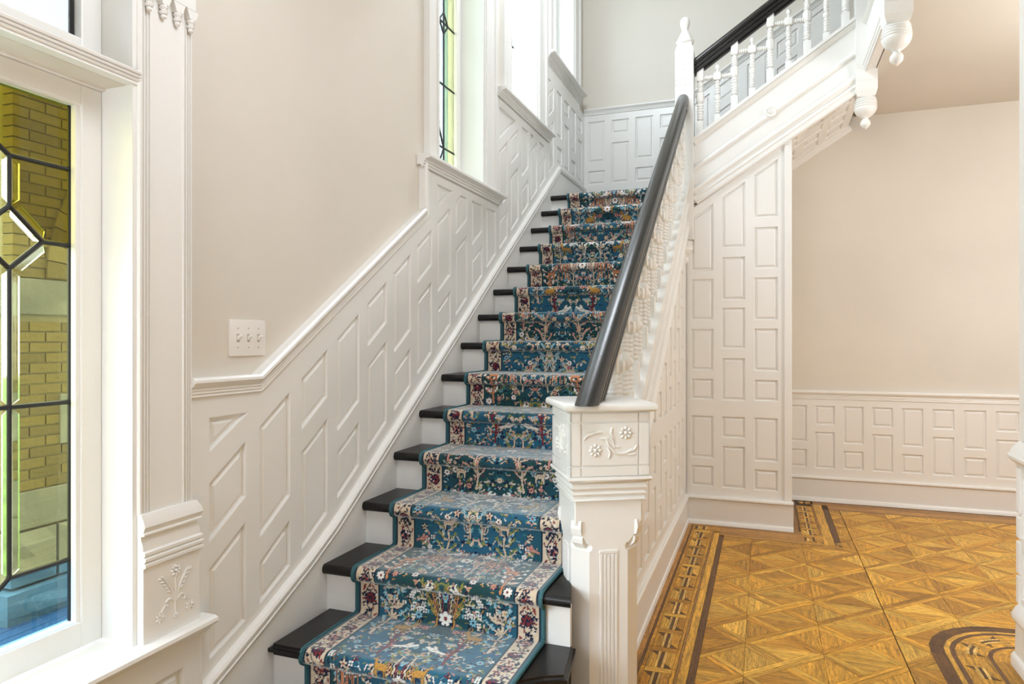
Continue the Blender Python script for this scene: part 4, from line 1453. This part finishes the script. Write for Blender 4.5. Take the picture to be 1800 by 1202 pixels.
# scalloped brackets at the chamfer stops and fluted strips
for fcs in range(4):
    Rf = Matrix.Rotation(math.pi / 2 * fcs, 4, 'Z')
    fl = MB()
    fl.bbox(-0.032, 0.032, -0.1205, -0.110, 0.606, 0.616, 0.002)
    for k in range(5):
        xx = -0.0254 + 0.0127 * k
        fl.bbox(xx - 0.0046, xx + 0.0046, -0.1200, -0.112, 0.06, 0.602, 0.0016)
    fl.v = [tuple(Rf @ Vector(p)) for p in fl.v]
    nb(fl, 'fluted_strip')
    br = MB()
    Rc = Matrix.Rotation(math.pi / 2 * fcs + math.pi / 4, 4, 'Z')
    scal = [(0.155, 0.715), (0.158, 0.690), (0.152, 0.668), (0.142, 0.664), (0.148, 0.655), (0.146, 0.640), (0.135, 0.628), (0.126, 0.620), (0.100, 0.600), (0.09, 0.715)]
    n_ = len(scal)
    w_ = 0.019
    br.add([(-w_, -a, z) for a, z in scal] + [(w_, -a, z) for a, z in scal],
           [tuple(range(n_))[::-1], tuple(range(n_, 2 * n_))] + [(i, (i + 1) % n_, n_ + (i + 1) % n_, n_ + i) for i in range(n_)])
    br.v = [tuple(Rc @ Vector(p)) for p in br.v]
    nb(br, 'scalloped_bracket')
    # carved sprays in the middle field
    M4 = RN @ Rf
    def TN(a, b_, h, M4=M4): return tuple(M4 @ Vector((a, -0.1365 - h, b_)))
    its = [('r', 0.052, 1.008, 0.024), ('r', -0.052, 0.952, 0.024)]
    for sg in (1, -1):
        def Z(a, b_, sg=sg): return (sg * a, 0.976 + sg * b_)
        its += [('s', [Z(0.014, -0.016), Z(0.004, 0.012), Z(-0.022, 0.034), Z(-0.052, 0.034), Z(-0.074, 0.022)], 0.0042),
                ('s', [Z(-0.050, 0.035), Z(-0.066, 0.040), Z(-0.086, 0.038)], 0.0036),
                ('s', [Z(-0.060, 0.031), Z(-0.080, 0.024), Z(-0.090, 0.010)], 0.0036),
                ('s', [Z(0.006, -0.004), Z(-0.012, 0.012), Z(-0.034, 0.014)], 0.0036),
                ('s', [Z(0.010, 0.016), Z(0.002, 0.034), Z(0.006, 0.050)], 0.0040)]
    carving(newel, TN, its)

# tall newel at the turn
N2 = Vector((1.016, 5.072, 0))
newel2 = empty('newel_post', (1.016, 5.072, 1.84))
tag(newel2, 'tall white newel with turned finial at the landing corner', 'newel post')
hw = 0.064
b2 = MB()
b2.v = []
def sqr_at(c, prof, ch=0.0):
    m = MB()
    vs = []
    for h, z in prof:
        vs += [(c[0] - h, c[1] - h, z), (c[0] + h, c[1] - h, z), (c[0] + h, c[1] + h, z), (c[0] - h, c[1] + h, z)]
    fs = [(0, 3, 2, 1), tuple(range(4 * (len(prof) - 1), 4 * len(prof)))]
    for i in range(len(prof) - 1):
        for k in range(4):
            fs.append((i * 4 + k, i * 4 + (k + 1) % 4, (i + 1) * 4 + (k + 1) % 4, (i + 1) * 4 + k))
    return m.add(vs, fs)
G = [(hw, 2.03)]
for zg in (3.135, 3.152, 3.169, 3.186):
    G += [(hw, zg - 0.003), (hw - 0.003, zg), (hw, zg + 0.003)]
G += [(hw, 3.385), (hw - 0.012, 3.425), (hw - 0.016, 3.445)]
sqr_at(N2, G).build('post', M_WHITE, newel2)
MB().lathe([(0.020, 0), (0.020, 0.004), (0.012, 0.006), (0.005, 0.003), (0.002, 0.005)], Matrix.Translation((N2.x, N2.y - hw + 0.001, 3.262)) @ Matrix.Rotation(math.radians(90), 4, 'X'), 20).build('rosette', M_WHITE, newel2, smooth=40)
MB().lathe([(0.046, 3.440), (0.058, 3.448), (0.064, 3.462), (0.062, 3.470), (0.056, 3.474), (0.054, 3.482), (0.050, 3.486), (0.048, 3.496), (0.042, 3.502), (0.038, 3.515), (0.030, 3.530),
            (0.022, 3.545), (0.022, 3.556), (0.029, 3.572), (0.034, 3.592), (0.034, 3.612), (0.030, 3.628), (0.020, 3.640), (0.0005, 3.646)], Matrix.Translation((N2.x, N2.y, 0)), 24).build('finial', M_WHITE, newel2, smooth=50)
def drop(parent, c, zt, r=0.062):
    """turned pendant under a square post whose foot is at zt"""
    k = r / 0.066
    MB().lathe([(0.050 * k, zt + 0.004), (0.060 * k, zt - 0.006 * k)] + [(q * k, zt - h * k) for q, h in ((0.055, 0.009), (0.063, 0.014), (0.063, 0.019), (0.058, 0.022), (0.066, 0.027), (0.066, 0.033), (0.061, 0.036), (0.068, 0.041), (0.068, 0.047), (0.063, 0.050), (0.069, 0.055), (0.069, 0.061),
               (0.064, 0.064), (0.068, 0.070), (0.066, 0.080), (0.063, 0.088), (0.058, 0.098), (0.050, 0.108), (0.040, 0.118), (0.028, 0.126), (0.018, 0.131), (0.016, 0.138), (0.022, 0.144),
               (0.029, 0.154), (0.031, 0.166), (0.029, 0.178), (0.020, 0.190), (0.010, 0.197), (0.004, 0.203), (0.0005, 0.205))], Matrix.Translation((c[0], c[1], 0)), 28).build('turned_drop', M_WHITE, parent, smooth=50)
drop(newel2, N2, 2.03, 0.056)

# two pendant newels of the gallery
for (cx_, cy_, lab) in ((2.187, 5.090, 'white newel with turned pendant drop where the upper flight ends'), (2.188, 3.960, 'white newel with turned pendant drop nearer the viewer, under the gallery edge')):
    pn = empty('pendant_newel', (cx_, cy_, 2.72))
    tag(pn, lab, 'newel post', 'pendant newels of the upper gallery')
    h_ = 0.065
    sqr_at((cx_, cy_), [(h_ * 0.80, 2.922), (h_ * 0.86, 2.930), (h_, 2.962), (h_, 3.020), (h_ - 0.002, 3.0225), (h_, 3.025), (h_, 4.25)]).build('post', M_WHITE, pn)
    drop(pn, (cx_, cy_), 2.926, 0.068)

# ================================================================== STAIR RUNNER (woven pattern as colour data on a fine mesh)
CW = 0.71
CX0 = 0.165
HALF = CW / 2
LREP = 1.62
RES = 0.0015
CWN, CLN = int(HALF / RES) + 1, int(LREP / RES)
rng = np.random.default_rng(11)
canvas = np.zeros((CLN, CWN, 3), dtype=np.float32)
uu = (np.arange(CWN) * RES)[None, :]
vv = (np.arange(CLN) * RES)[:, None]
g0 = np.array([0.014, 0.052, 0.055]); g1 = np.array([0.022, 0.105, 0.175])
mixf = 0.5 + 0.5 * np.sin(vv * 2 * np.pi / LREP * 2 + uu * 9)
canvas[:] = g0 * (1 - mixf[..., None]) + g1 * mixf[..., None]
CR, WH, OC, RU, PK, NV, OL, LB, OR, TE = [np.array(c) for c in ((0.60, 0.49, 0.36), (0.74, 0.71, 0.66), (0.44, 0.235, 0.055), (0.20, 0.028, 0.030), (0.52, 0.25, 0.20),
                                          (0.008, 0.014, 0.040), (0.20, 0.21, 0.05), (0.20, 0.42, 0.52), (0.55, 0.23, 0.10), (0.03, 0.17, 0.19))]
def win(u, v, r):
    i0, i1 = max(0, int((u - r) / RES)), min(CWN, int((u + r) / RES) + 2)
    j0, j1 = int((v - r) / RES), int((v + r) / RES) + 2
    jj = np.arange(j0, j1)
    return i0, i1, jj
def stamp(u, v, r, fn, col):
    i0, i1, jj = win(u, v, r)
    if i1 <= i0: return
    U = (np.arange(i0, i1) * RES)[None, :] - u
    V = (jj * RES)[:, None] - v
    m = fn(U, V)
    rows = jj % CLN
    sub = canvas[rows][:, i0:i1]
    sub[m] = col
    tmp = canvas[rows]
    tmp[:, i0:i1] = sub
    canvas[rows] = tmp
def ell(u, v, a, b, ang, col):
    c, s_ = math.cos(ang), math.sin(ang)
    stamp(u, v, max(a, b), lambda U, V: ((U * c + V * s_) / a) ** 2 + ((-U * s_ + V * c) / b) ** 2 < 1, col)
def disc(u, v, r, col): ell(u, v, r, r, 0, col)
def seg(p, q, w, col):
    (a, b), (c, d) = p, q
    L = math.hypot(c - a, d - b) + 1e-9
    mu, mv = (a + c) / 2, (b + d) / 2
    def fn(U, V):
        t = np.clip(((U + mu - a) * (c - a) + (V + mv - b) * (d - b)) / L ** 2, 0, 1)
        return np.hypot(U + mu - a - t * (c - a), V + mv - b - t * (d - b)) < w
    stamp(mu, mv, L / 2 + w, fn, col)
def line(pts, w, col, outline=True):
    if outline:
        for i in range(len(pts) - 1): seg(pts[i], pts[i + 1], w + 0.0014, NV)
    for i in range(len(pts) - 1): seg(pts[i], pts[i + 1], w, col)
def flower(u, v, r, pet, cen, n=6):
    disc(u, v, r * 1.12, NV)
    for k in range(n):
        a = 2 * math.pi * k / n + 0.3
        ell(u + 0.62 * r * math.cos(a), v + 0.62 * r * math.sin(a), r * 0.40, r * 0.26, a, pet)
    disc(u, v, r * 0.30, cen)
def quad(u, v, r):
    for k in range(4):
        a = math.pi / 2 * k + math.pi / 4
        disc(u + r * math.cos(a), v + r * math.sin(a), r * 0.62, WH)
    disc(u, v, r * 0.5, NV)
def tree(u, v, h, col, leaf, lean=0.0):
    pts = [(u, v)]
    for k in range(1, 5):
        pts.append((u + lean * k / 4 + rng.uniform(-0.006, 0.006), v + h * k / 4))
    line(pts, 0.0036, col)
    for k in range(1, 5):
        for sg in (-1, 1):
            a = rng.uniform(0.4, 1.1)
            L = h * rng.uniform(0.22, 0.38)
            q = (pts[k][0] + sg * L * math.sin(a), pts[k][1] + L * math.cos(a))
            line([pts[k], ((pts[k][0] + q[0]) / 2 + sg * 0.004, (pts[k][1] + q[1]) / 2 - 0.004), q], 0.0024, col)
            for t in (0.5, 0.8, 1.0):
                ell(pts[k][0] + (q[0] - pts[k][0]) * t + rng.uniform(-0.006, 0.006), pts[k][1] + (q[1] - pts[k][1]) * t, 0.0075, 0.0040, rng.uniform(0, 3), leaf)
def willow(u, v, h, col):
    for k in range(4):
        x = u + 0.020 * k
        line([(x, v), (x, v + h * 0.75), (x + 0.006, v + h), (x + 0.014, v + h * 0.8), (x + 0.015, v + h * 0.45)], 0.0016, col)
def deer(u, v, s_, col, sg=1):
    for grow, c in ((0.0016, NV), (0, col)):
        ell(u, v, 0.026 * s_ + grow, 0.0115 * s_ + grow, 0.08 * sg, c)
        for dx in (-0.020, -0.014, 0.012, 0.019):
            seg((u + dx * s_, v - 0.004 * s_), (u + (dx + rng.uniform(-0.004, 0.004)) * s_, v - 0.032 * s_), 0.0022 * s_ + grow, c)
        seg((u + sg * 0.020 * s_, v + 0.004 * s_), (u + sg * 0.030 * s_, v + 0.030 * s_), 0.0052 * s_ + grow, c)
        ell(u + sg * 0.035 * s_, v + 0.031 * s_, 0.0095 * s_ + grow, 0.0048 * s_ + grow, -0.3 * sg, c)
        seg((u + sg * 0.030 * s_, v + 0.034 * s_), (u + sg * 0.026 * s_, v + 0.052 * s_), 0.0014 * s_ + grow, c)
        seg((u + sg * 0.032 * s_, v + 0.034 * s_), (u + sg * 0.038 * s_, v + 0.050 * s_), 0.0014 * s_ + grow, c)
    for k in range(4): disc(u + (-0.015 + 0.010 * k) * s_, v + rng.uniform(-0.003, 0.004), 0.0015, RU)
def bird(u, v, s_, col, sg=1):
    for grow, c in ((0.0018, NV), (0, col)):
        ell(u, v, 0.020 * s_ + grow, 0.0095 * s_ + grow, 0.35 * sg, c)
        disc(u + sg * 0.020 * s_, v + 0.010 * s_, 0.0062 * s_ + grow, c)
        seg((u - sg * 0.014 * s_, v - 0.004 * s_), (u - sg * 0.036 * s_, v - 0.012 * s_), 0.0046 * s_ + grow, c)
        ell(u - sg * 0.002 * s_, v + 0.012 * s_, 0.013 * s_ + grow, 0.0048 * s_ + grow, 1.0 * sg, c)
    seg((u - sg * 0.010 * s_, v), (u + sg * 0.008 * s_, v + 0.003), 0.0010, RU)
# dense filler first
def fu(): return float(rng.uniform(0.105, HALF))
def fv(): return float(rng.uniform(0, LREP))
for k in range(680):
    u, v, a = fu(), fv(), rng.uniform(0, math.pi)
    c = [CR, OC, RU, PK, OL, LB, WH, CR, TE, NV, NV, NV][int(rng.integers(0, 12))]
    L = rng.uniform(0.006, 0.018)
    line([(u, v), (u + L * math.cos(a), v + L * math.sin(a))], 0.0018, c, rng.random() < 0.5)
for k in range(390):
    u, v = fu(), fv()
    for q in range(5):
        a = rng.uniform(0, 6.28)
        ell(u + 0.008 * math.cos(a), v + 0.008 * math.sin(a), 0.0075, 0.0034, a, [OL, LB, CR, CR, NV, NV, PK, TE][int(rng.integers(0, 8))])
for k in range(95): flower(fu(), fv(), rng.uniform(0.008, 0.016), [WH, CR, PK, LB][int(rng.integers(0, 4))], [RU, NV, OC][int(rng.integers(0, 3))], int(rng.integers(5, 9)))
for v0, u0, n_ in ((0.22, 0.20, 16), (0.63, 0.15, 12), (1.05, 0.24, 18), (1.44, 0.17, 14)):
    for k in range(n_): quad(u0 + rng.uniform(-0.055, 0.055), v0 + rng.uniform(-0.06, 0.06), 0.0058)
for v0, u0, h, c, l in ((0.02, 0.14, 0.17, CR, OL), (0.06, 0.30, 0.16, CR, WH), (0.30, 0.25, 0.18, CR, PK), (0.42, 0.13, 0.17, PK, LB), (0.55, 0.33, 0.18, CR, OL), (0.72, 0.24, 0.17, RU, CR),
                        (0.84, 0.14, 0.18, CR, LB), (0.96, 0.32, 0.16, OC, OL), (1.14, 0.14, 0.17, OR, WH), (1.20, 0.29, 0.18, CR, PK), (1.36, 0.23, 0.16, CR, OL), (1.50, 0.33, 0.17, CR, LB)):
    tree(u0, v0, h, c, l, float(rng.uniform(-0.02, 0.02)))
for v0, u0 in ((0.50, 0.115), (1.26, 0.20)): willow(u0, v0, 0.13, OR)
for v0, u0, s_, c in ((0.13, 0.19, 1.15, OC), (0.36, 0.18, 0.9, CR), (0.66, 0.29, 0.9, OC), (0.92, 0.22, 1.15, OC), (1.30, 0.15, 0.95, OR), (1.55, 0.24, 0.9, CR)):
    deer(u0, v0, s_, c, 1 if rng.random() < 0.6 else -1)
for v0, u0, s_, c in ((0.26, 0.31, 1.15, WH), (0.48, 0.26, 0.9, CR), (0.60, 0.18, 0.85, WH), (0.80, 0.31, 1.2, WH), (1.02, 0.17, 0.9, CR), (1.12, 0.30, 0.9, WH), (1.42, 0.30, 1.25, WH), (1.48, 0.13, 0.8, PK)):
    bird(u0, v0, s_, c, 1 if rng.random() < 0.5 else -1)
for v0 in (0.18, 0.62, 1.00, 1.36):              # motifs on the centre line
    flower(HALF, v0, 0.026, WH, RU, 8)
    flower(HALF, v0 + 0.07, 0.018, LB, OC, 6)
    for q in range(4): line([(HALF - 0.01 - 0.008 * q, v0 + 0.02), (HALF - 0.016 - 0.012 * q, v0 + 0.085)], 0.0016, [RU, CR, OC, OR][q])
# border
B_IN = 0.092
m = (uu >= 0.0) & (uu < B_IN) & (vv >= 0)
canvas[m] = CR * 1.02
for k in range(int(LREP / 0.09)):
    v0 = 0.09 * k
    pts = [(0.052 + 0.020 * math.sin(2 * math.pi * (v0 + d) / 0.18), v0 + d) for d in np.linspace(0, 0.09, 7)]
    for i in range(6): seg(pts[i], pts[i + 1], 0.0020, NV)
    sg = 1 if k % 2 == 0 else -1
    flower(0.052 - sg * 0.004, v0 + 0.045, 0.019, RU if k % 2 else PK, NV, 6)
    for q in range(30):
        a = rng.uniform(0, 6.28)
        ell(0.052 + rng.uniform(-0.030, 0.030), v0 + rng.uniform(0, 0.09), 0.0078, 0.0032, a, NV if rng.random() < 0.75 else RU)
    for q in range(5): ell(0.052 + rng.uniform(-0.028, 0.028), v0 + rng.uniform(0, 0.09), 0.0045, 0.0025, rng.uniform(0, 3), WH)
canvas[:, int(0.011 / RES):int(0.016 / RES)] = NV
canvas[:, int(0.088 / RES):int(0.093 / RES)] = NV
canvas[:, int(0.093 / RES):int(0.098 / RES)] = TE * 0.6
canvas[:, :int(0.011 / RES)] = np.array([0.040, 0.115, 0.130])

# path over the steps
RY = [1.53] + NY
RZ = [0.161] + NZ
path = []
for i in range(len(RY)):
    zp = RZ[i - 1] if i else -0.008
    yr = RY[i] + 0.022
    path += [(yr - 0.010, zp + 0.009), (yr - 0.003, zp + 0.012), (yr, zp + 0.022), (yr, RZ[i] - 0.060), (yr - 0.002, RZ[i] - 0.050), (yr - 0.010, RZ[i] - 0.044)]
    cyc, czc = RY[i] + 0.0145, RZ[i] - 0.018
    for a in np.linspace(250, 90, 12):
        path.append((cyc + 0.0245 * math.cos(math.radians(a)), czc + 0.0265 * math.sin(math.radians(a))))
    ynext = RY[i + 1] + 0.022 if i + 1 < len(RY) else 5.80
    path += [(RY[i] + 0.05, RZ[i] + 0.0085), (ynext - 0.022, RZ[i] + 0.0085)]
path = np.array(path)
dl = np.hypot(*np.diff(path, axis=0).T)
cum = np.concatenate([[0], np.cumsum(dl)])
s_min = cum[np.argmax(path[:, 1] > 0.165)]
ss = np.arange(0.0, cum[-1], 0.0030)
py = np.interp(ss, cum, path[:, 0])
pz = np.interp(ss, cum, path[:, 1])
NU = 238
us_ = np.linspace(0, CW, NU)
NS = len(ss)
V = np.zeros((NS, NU, 3), dtype=np.float32)
V[..., 0] = CX0 + us_[None, :]
V[..., 1] = py[:, None]
V[..., 2] = pz[:, None]
mm = np.minimum(us_, CW - us_)
ci = np.clip((mm / RES).astype(int), 0, CWN - 1)
cj = ((ss % LREP) / RES).astype(int) % CLN
C = np.ones((NS, NU, 4), dtype=np.float32)
C[..., :3] = canvas[cj[:, None], ci[None, :]]
idx = np.arange(NS * NU).reshape(NS, NU)
quads = np.stack([idx[:-1, :-1], idx[:-1, 1:], idx[1:, 1:], idx[1:, :-1]], axis=-1).reshape(-1, 4)
me = bpy.data.meshes.new('stair_runner')
me.vertices.add(NS * NU)
me.vertices.foreach_set('co', V.ravel())
me.loops.add(quads.size)
me.loops.foreach_set('vertex_index', quads.ravel().astype(np.int32))
me.polygons.add(len(quads))
me.polygons.foreach_set('loop_start', np.arange(0, quads.size, 4, dtype=np.int32))
me.polygons.foreach_set('loop_total', np.full(len(quads), 4, dtype=np.int32))
me.update()
ca = me.color_attributes.new('weave', 'FLOAT_COLOR', 'POINT')
ca.data.foreach_set('color', C.ravel())
me.shade_smooth()
runner = link('stair_runner', me, M_CARPET)
tag(runner, 'blue-green patterned stair carpet with cream floral border running up the steps', 'carpet')
sel = list(range(0, NS, 3))
for xe in (CX0, CX0 + CW):
    MB().tube([(xe, float(py[k]), float(pz[k]) - 0.001) for k in sel], 0.0065, 6).build('binding', M_BIND, runner, smooth=60)

# ================================================================== LIGHT SWITCH
sw = empty('light_switch', (0.0, 1.7545, 1.3225))
SY, SZ = sw.location.y, sw.location.z
tag(sw, 'white triple light switch plate on the beige wall', 'light switch')
MB().bbox(-0.001, 0.0065, SY - 0.081, SY + 0.081, SZ - 0.057, SZ + 0.057, 0.0035).build('plate', M_PLATE, sw, smooth=40)
for k in (-1, 0, 1):
    yk = SY + 0.046 * k
    slot_o = MB().bbox(0.0055, 0.0072, yk - 0.0058, yk + 0.0058, SZ - 0.0125, SZ + 0.0125, 0.0006).build('toggle_slot', M_SCREW, sw)
    tg = MB()
    tg.add([(0.006, yk - 0.0045, SZ - 0.009), (0.006, yk + 0.0045, SZ - 0.009), (0.006, yk + 0.0045, SZ + 0.006), (0.006, yk - 0.0045, SZ + 0.006),
            (0.020, yk - 0.0036, SZ + 0.004), (0.020, yk + 0.0036, SZ + 0.004), (0.018, yk + 0.0036, SZ + 0.011), (0.018, yk - 0.0036, SZ + 0.011)],
           [(0, 1, 2, 3), (4, 5, 6, 7), (0, 1, 5, 4), (1, 2, 6, 5), (2, 3, 7, 6), (3, 0, 4, 7)])
    tg.build('toggle', M_PLATE, slot_o)
    for dz in (-0.0302, 0.0302):
        MB().lathe([(0.0026, 0), (0.0024, 0.0008), (0.0016, 0.0011)], Matrix.Translation((0.0064, yk, SZ + dz)) @ Matrix.Rotation(math.radians(90), 4, 'Y'), 10).build('screw', M_SCREW, sw)

# ================================================================== COLUMN ON PEDESTAL AT THE RIGHT
pcx, pcy = 2.732, 3.102
colm = empty('column', (pcx, pcy, 0))
tag(colm, 'square white column on a panelled pedestal at the right edge', 'column')
def rsq(h, r, z, n=4):
    out = []
    for cx_, cy_, a0 in ((h - r, h - r, 0), (-h + r, h - r, 90), (-h + r, -h + r, 180), (h - r, -h + r, 270)):
        for k in range(n + 1):
            a = math.radians(a0 + 90 * k / n)
            out.append((pcx + cx_ + r * math.cos(a), pcy + cy_ + r * math.sin(a), z))
    return out
def rstack(prof, name, smooth=35):
    m_ = MB()
    n_ = 20
    vs = []
    for h, r, z in prof: vs += rsq(h, r, z)
    fs = [tuple(range(n_))[::-1], tuple(range(n_ * (len(prof) - 1), n_ * len(prof)))]
    for i in range(len(prof) - 1):
        for k in range(n_):
            fs.append((i * n_ + k, i * n_ + (k + 1) % n_, (i + 1) * n_ + (k + 1) % n_, (i + 1) * n_ + k))
    m_.add(vs, fs)
    return m_.build(name, M_WHITE, colm, smooth)
rstack([(0.242, 0.05, 0.0), (0.242, 0.05, 0.035), (0.238, 0.05, 0.046), (0.230, 0.045, 0.052), (0.228, 0.045, 0.175), (0.232, 0.045, 0.18), (0.240, 0.05, 0.19), (0.242, 0.05, 0.205), (0.236, 0.05, 0.220),
        (0.228, 0.04, 0.236), (0.216, 0.03, 0.25)], 'pedestal_base')
rstack([(0.212, 0.012, 0.245), (0.212, 0.012, 0.80)], 'pedestal_die')
for sx in (-1, 1):
    for sy in (-1, 1):
        m_ = MB()
        cx_, cy_ = pcx + sx * 0.200, pcy + sy * 0.200
        for a, b_ in ((0.25, 0.36), (0.37, 0.50), (0.515, 0.60), (0.615, 0.80)):
            m_.bbox(cx_ - 0.019, cx_ + 0.019, cy_ - 0.019, cy_ + 0.019, a, b_, 0.005)
        m_.build('corner_strip', M_WHITE, colm)
for sx, sy in ((-1, 0), (0, -1), (1, 0), (0, 1)):
    for a, b_ in ((0.29, 0.48), (0.53, 0.78)):
        def TPn(q, z, h, sx=sx, sy=sy):
            d = 0.2125 + h + 0.014
            return (pcx + sx * d + (q if sx == 0 else 0), pcy + sy * d + (q if sy == 0 else 0), z)
        m_ = MB()
        raised_panel([(-0.13, a), (0.13, a), (0.13, b_), (-0.13, b_)], TPn, colm, name='pedestal_panel')
rstack([(0.212, 0.012, 0.80), (0.222, 0.02, 0.806), (0.224, 0.02, 0.816), (0.232, 0.025, 0.822), (0.246, 0.03, 0.836), (0.248, 0.03, 0.848), (0.240, 0.03, 0.862), (0.238, 0.03, 0.872), (0.228, 0.025, 0.888), (0.216, 0.02, 0.905)], 'pedestal_cap')
rstack([(0.213, 0.02, 0.90), (0.213, 0.02, 3.0)], 'shaft')
rstack([(0.213, 0.02, 3.0), (0.225, 0.02, 3.01), (0.235, 0.02, 3.04), (0.250, 0.02, 3.07), (0.250, 0.02, 3.094)], 'capital')

# ================================================================== OUTDOORS
ground = MB().box(-40, -0.29, -30, 40, -0.75, -0.65).build('lawn', M_GRASS)
tag(ground, 'green lawn beyond the porch', 'lawn', kind='structure')
# porch floor of boards
porch = MB().box(-3.6, -0.29, -1.0, 6.0, -0.64, -0.472).build('porch_deck', M_SUB)
tag(porch, 'blue-grey painted porch floor outside the sidelight', 'porch floor', kind='structure')
bw = 0.105
for k in range(31):
    xk = -3.58 + bw * k
    if xk + bw > -0.30: break
    MB().bbox(xk + 0.004, xk + bw - 0.004, -1.0, 6.0, -0.474, -0.445, 0.003).build('plank', M_DECK, porch)
# brick pier with stone base and band, arch springing from it
pier = empty('brick_pier', (-3.0, 3.3, -0.445))
tag(pier, 'buff brick porch pier with rough stone base and arch outside the sidelight', 'pier')
XP = -2.86
PY0, PY1 = 2.93, 3.75
MB().box(XP - 0.55, XP - 0.012, PY0 + 0.01, PY1, -0.445, 3.25).build('mortar_core', M_MORTAR, pier)
def stone(x0, x1, y0, y1, z0, z1, name='stone_block'):
    bm = bmesh.new()
    bmesh.ops.create_cube(bm, size=1)
    bmesh.ops.subdivide_edges(bm, edges=bm.edges[:], cuts=3, use_grid_fill=True)
    for v in bm.verts:
        c = v.co.copy()
        v.co = Vector(((x0 + x1) / 2 + c.x * (x1 - x0), (y0 + y1) / 2 + c.y * (y1 - y0), (z0 + z1) / 2 + c.z * (z1 - z0)))
        if c.x > 0.49 and abs(c.y) < 0.49 and abs(c.z) < 0.49:
            v.co.x += random.uniform(0.0, 0.03)
    me = bpy.data.meshes.new(name)
    bm.to_mesh(me)
    bm.free()
    return link(name, me, M_STONE, pier)
stone(XP - 0.5, XP + 0.03, PY0 - 0.03, 3.19, -0.235, 0.095)
stone(XP - 0.5, XP + 0.03, 3.21, PY1 + 0.02, -0.235, 0.095)
stone(XP - 0.5, XP + 0.09, PY0 - 0.09, PY1 + 0.05, -0.445, -0.255)
MB().bbox(XP - 0.5, XP + 0.02, PY0 - 0.02, PY1 + 0.01, 0.110, 0.345, 0.006).build('stone_course', M_STONE, pier)
MB().bbox(XP - 0.5, XP + 0.012, PY0 - 0.012, PY1 + 0.01, 1.475, 1.705, 0.006).build('stone_course', M_STONE, pier)
MB().bbox(XP - 0.3, XP + 0.010, 3.235, PY1, 0.62, 0.95, 0.006).build('stone_course', M_STONE, pier)
ch, cg, bl = 0.0592, 0.0085, 0.205
brick_me = {}
def brick(y0, y1, z, x=XP, ret=False):
    key = round(y1 - y0, 3)
    if key not in brick_me:
        brick_me[key] = MB().bbox(-0.10, 0.0, 0, y1 - y0, 0, ch, 0.004).mesh('brick', None)
    o = bpy.data.objects.new('brick', brick_me[key])
    COL.objects.link(o)
    o.parent = pier
    o.matrix_parent_inverse = Matrix.Translation(pier.location).inverted()
    o.location = (x + random.uniform(-0.002, 0.002), y0, z)
    if not brick_me[key].materials: brick_me[key].materials.append(M_BRICK)
    if random.random() < 0.4:
        o.material_slots[0].link = 'OBJECT'
        o.material_slots[0].material = M_BRICK2
for band_z0, band_z1 in ((0.353, 1.470), (1.712, 3.22)):
    z = band_z0
    r_ = 0
    while z + ch < band_z1:
        y = PY0 - (0.105 if r_ % 2 else 0.0)
        while y < PY1 - 0.02:
            a, b_ = max(y, PY0), min(y + bl, PY1)
            if b_ - a > 0.03 and not (a > 3.15 and 0.60 < z < 0.93):
                brick(a, b_, z)
            y += bl + cg
        z += ch + cg
        r_ += 1
# arch ring of voussoirs that springs from the band towards the right
acy, acz, ar = 4.35, 1.72, 0.95
for k in range(16):
    a0 = math.pi - math.radians(5.5 * k)
    a1 = math.pi - math.radians(5.5 * (k + 1)) + 0.006
    p = [(acy + rr * math.cos(aa), acz + rr * math.sin(aa)) for rr, aa in ((ar, a0), (ar + 0.26, a0), (ar + 0.26, a1), (ar, a1))]
    MB().prism(p, lambda y, z, h: (XP + 0.004 + h, y, z), -0.30, 0.012).build('voussoir', M_BRICK if k % 2 else M_BRICK2, pier)
MB().box(XP - 0.50, XP - 0.03, 3.70, 4.35, 2.70, 3.25).build('spandrel', M_BRICK2, pier)
# trees beyond the stair windows
def tree_obj(x, y, h, r, lab):
    e_ = empty('garden_tree', (x, y, -0.65))
    tag(e_, lab, 'tree')
    MB().tube([(x, y, -0.65), (x + 0.1, y, h * 0.4), (x, y + 0.1, h * 0.8)], [0.16, 0.12, 0.05], 8).build('trunk', M_BARK, e_)
    m_ = MB()
    rr = random.Random(int(x * 10 + y))
    for k in range(420):
        a, b_ = rr.uniform(0, 6.28), rr.uniform(-1, 1)
        q = r * rr.uniform(0.55, 1.0)
        c = Vector((x + q * math.sqrt(1 - b_ * b_) * math.cos(a), y + q * math.sqrt(1 - b_ * b_) * math.sin(a), h * 0.78 + q * b_ * 0.9))
        d = Vector((rr.uniform(-1, 1), rr.uniform(-1, 1), rr.uniform(-1, 1))).normalized() * r * 0.16
        e2 = d.cross(Vector((rr.uniform(-1, 1), rr.uniform(-1, 1), 1))).normalized() * r * 0.12
        m_.add([c - d, c + e2, c + d, c - e2], [(0, 1, 2, 3)])
    me_ = m_.mesh('crown', M_LEAF)
    o = link('crown', me_, None, e_)
    o['kind'] = 'stuff'
tree_obj(-9.5, 7.2, 3.0, 1.6, 'leafy green tree standing on the lawn past the porch pier')
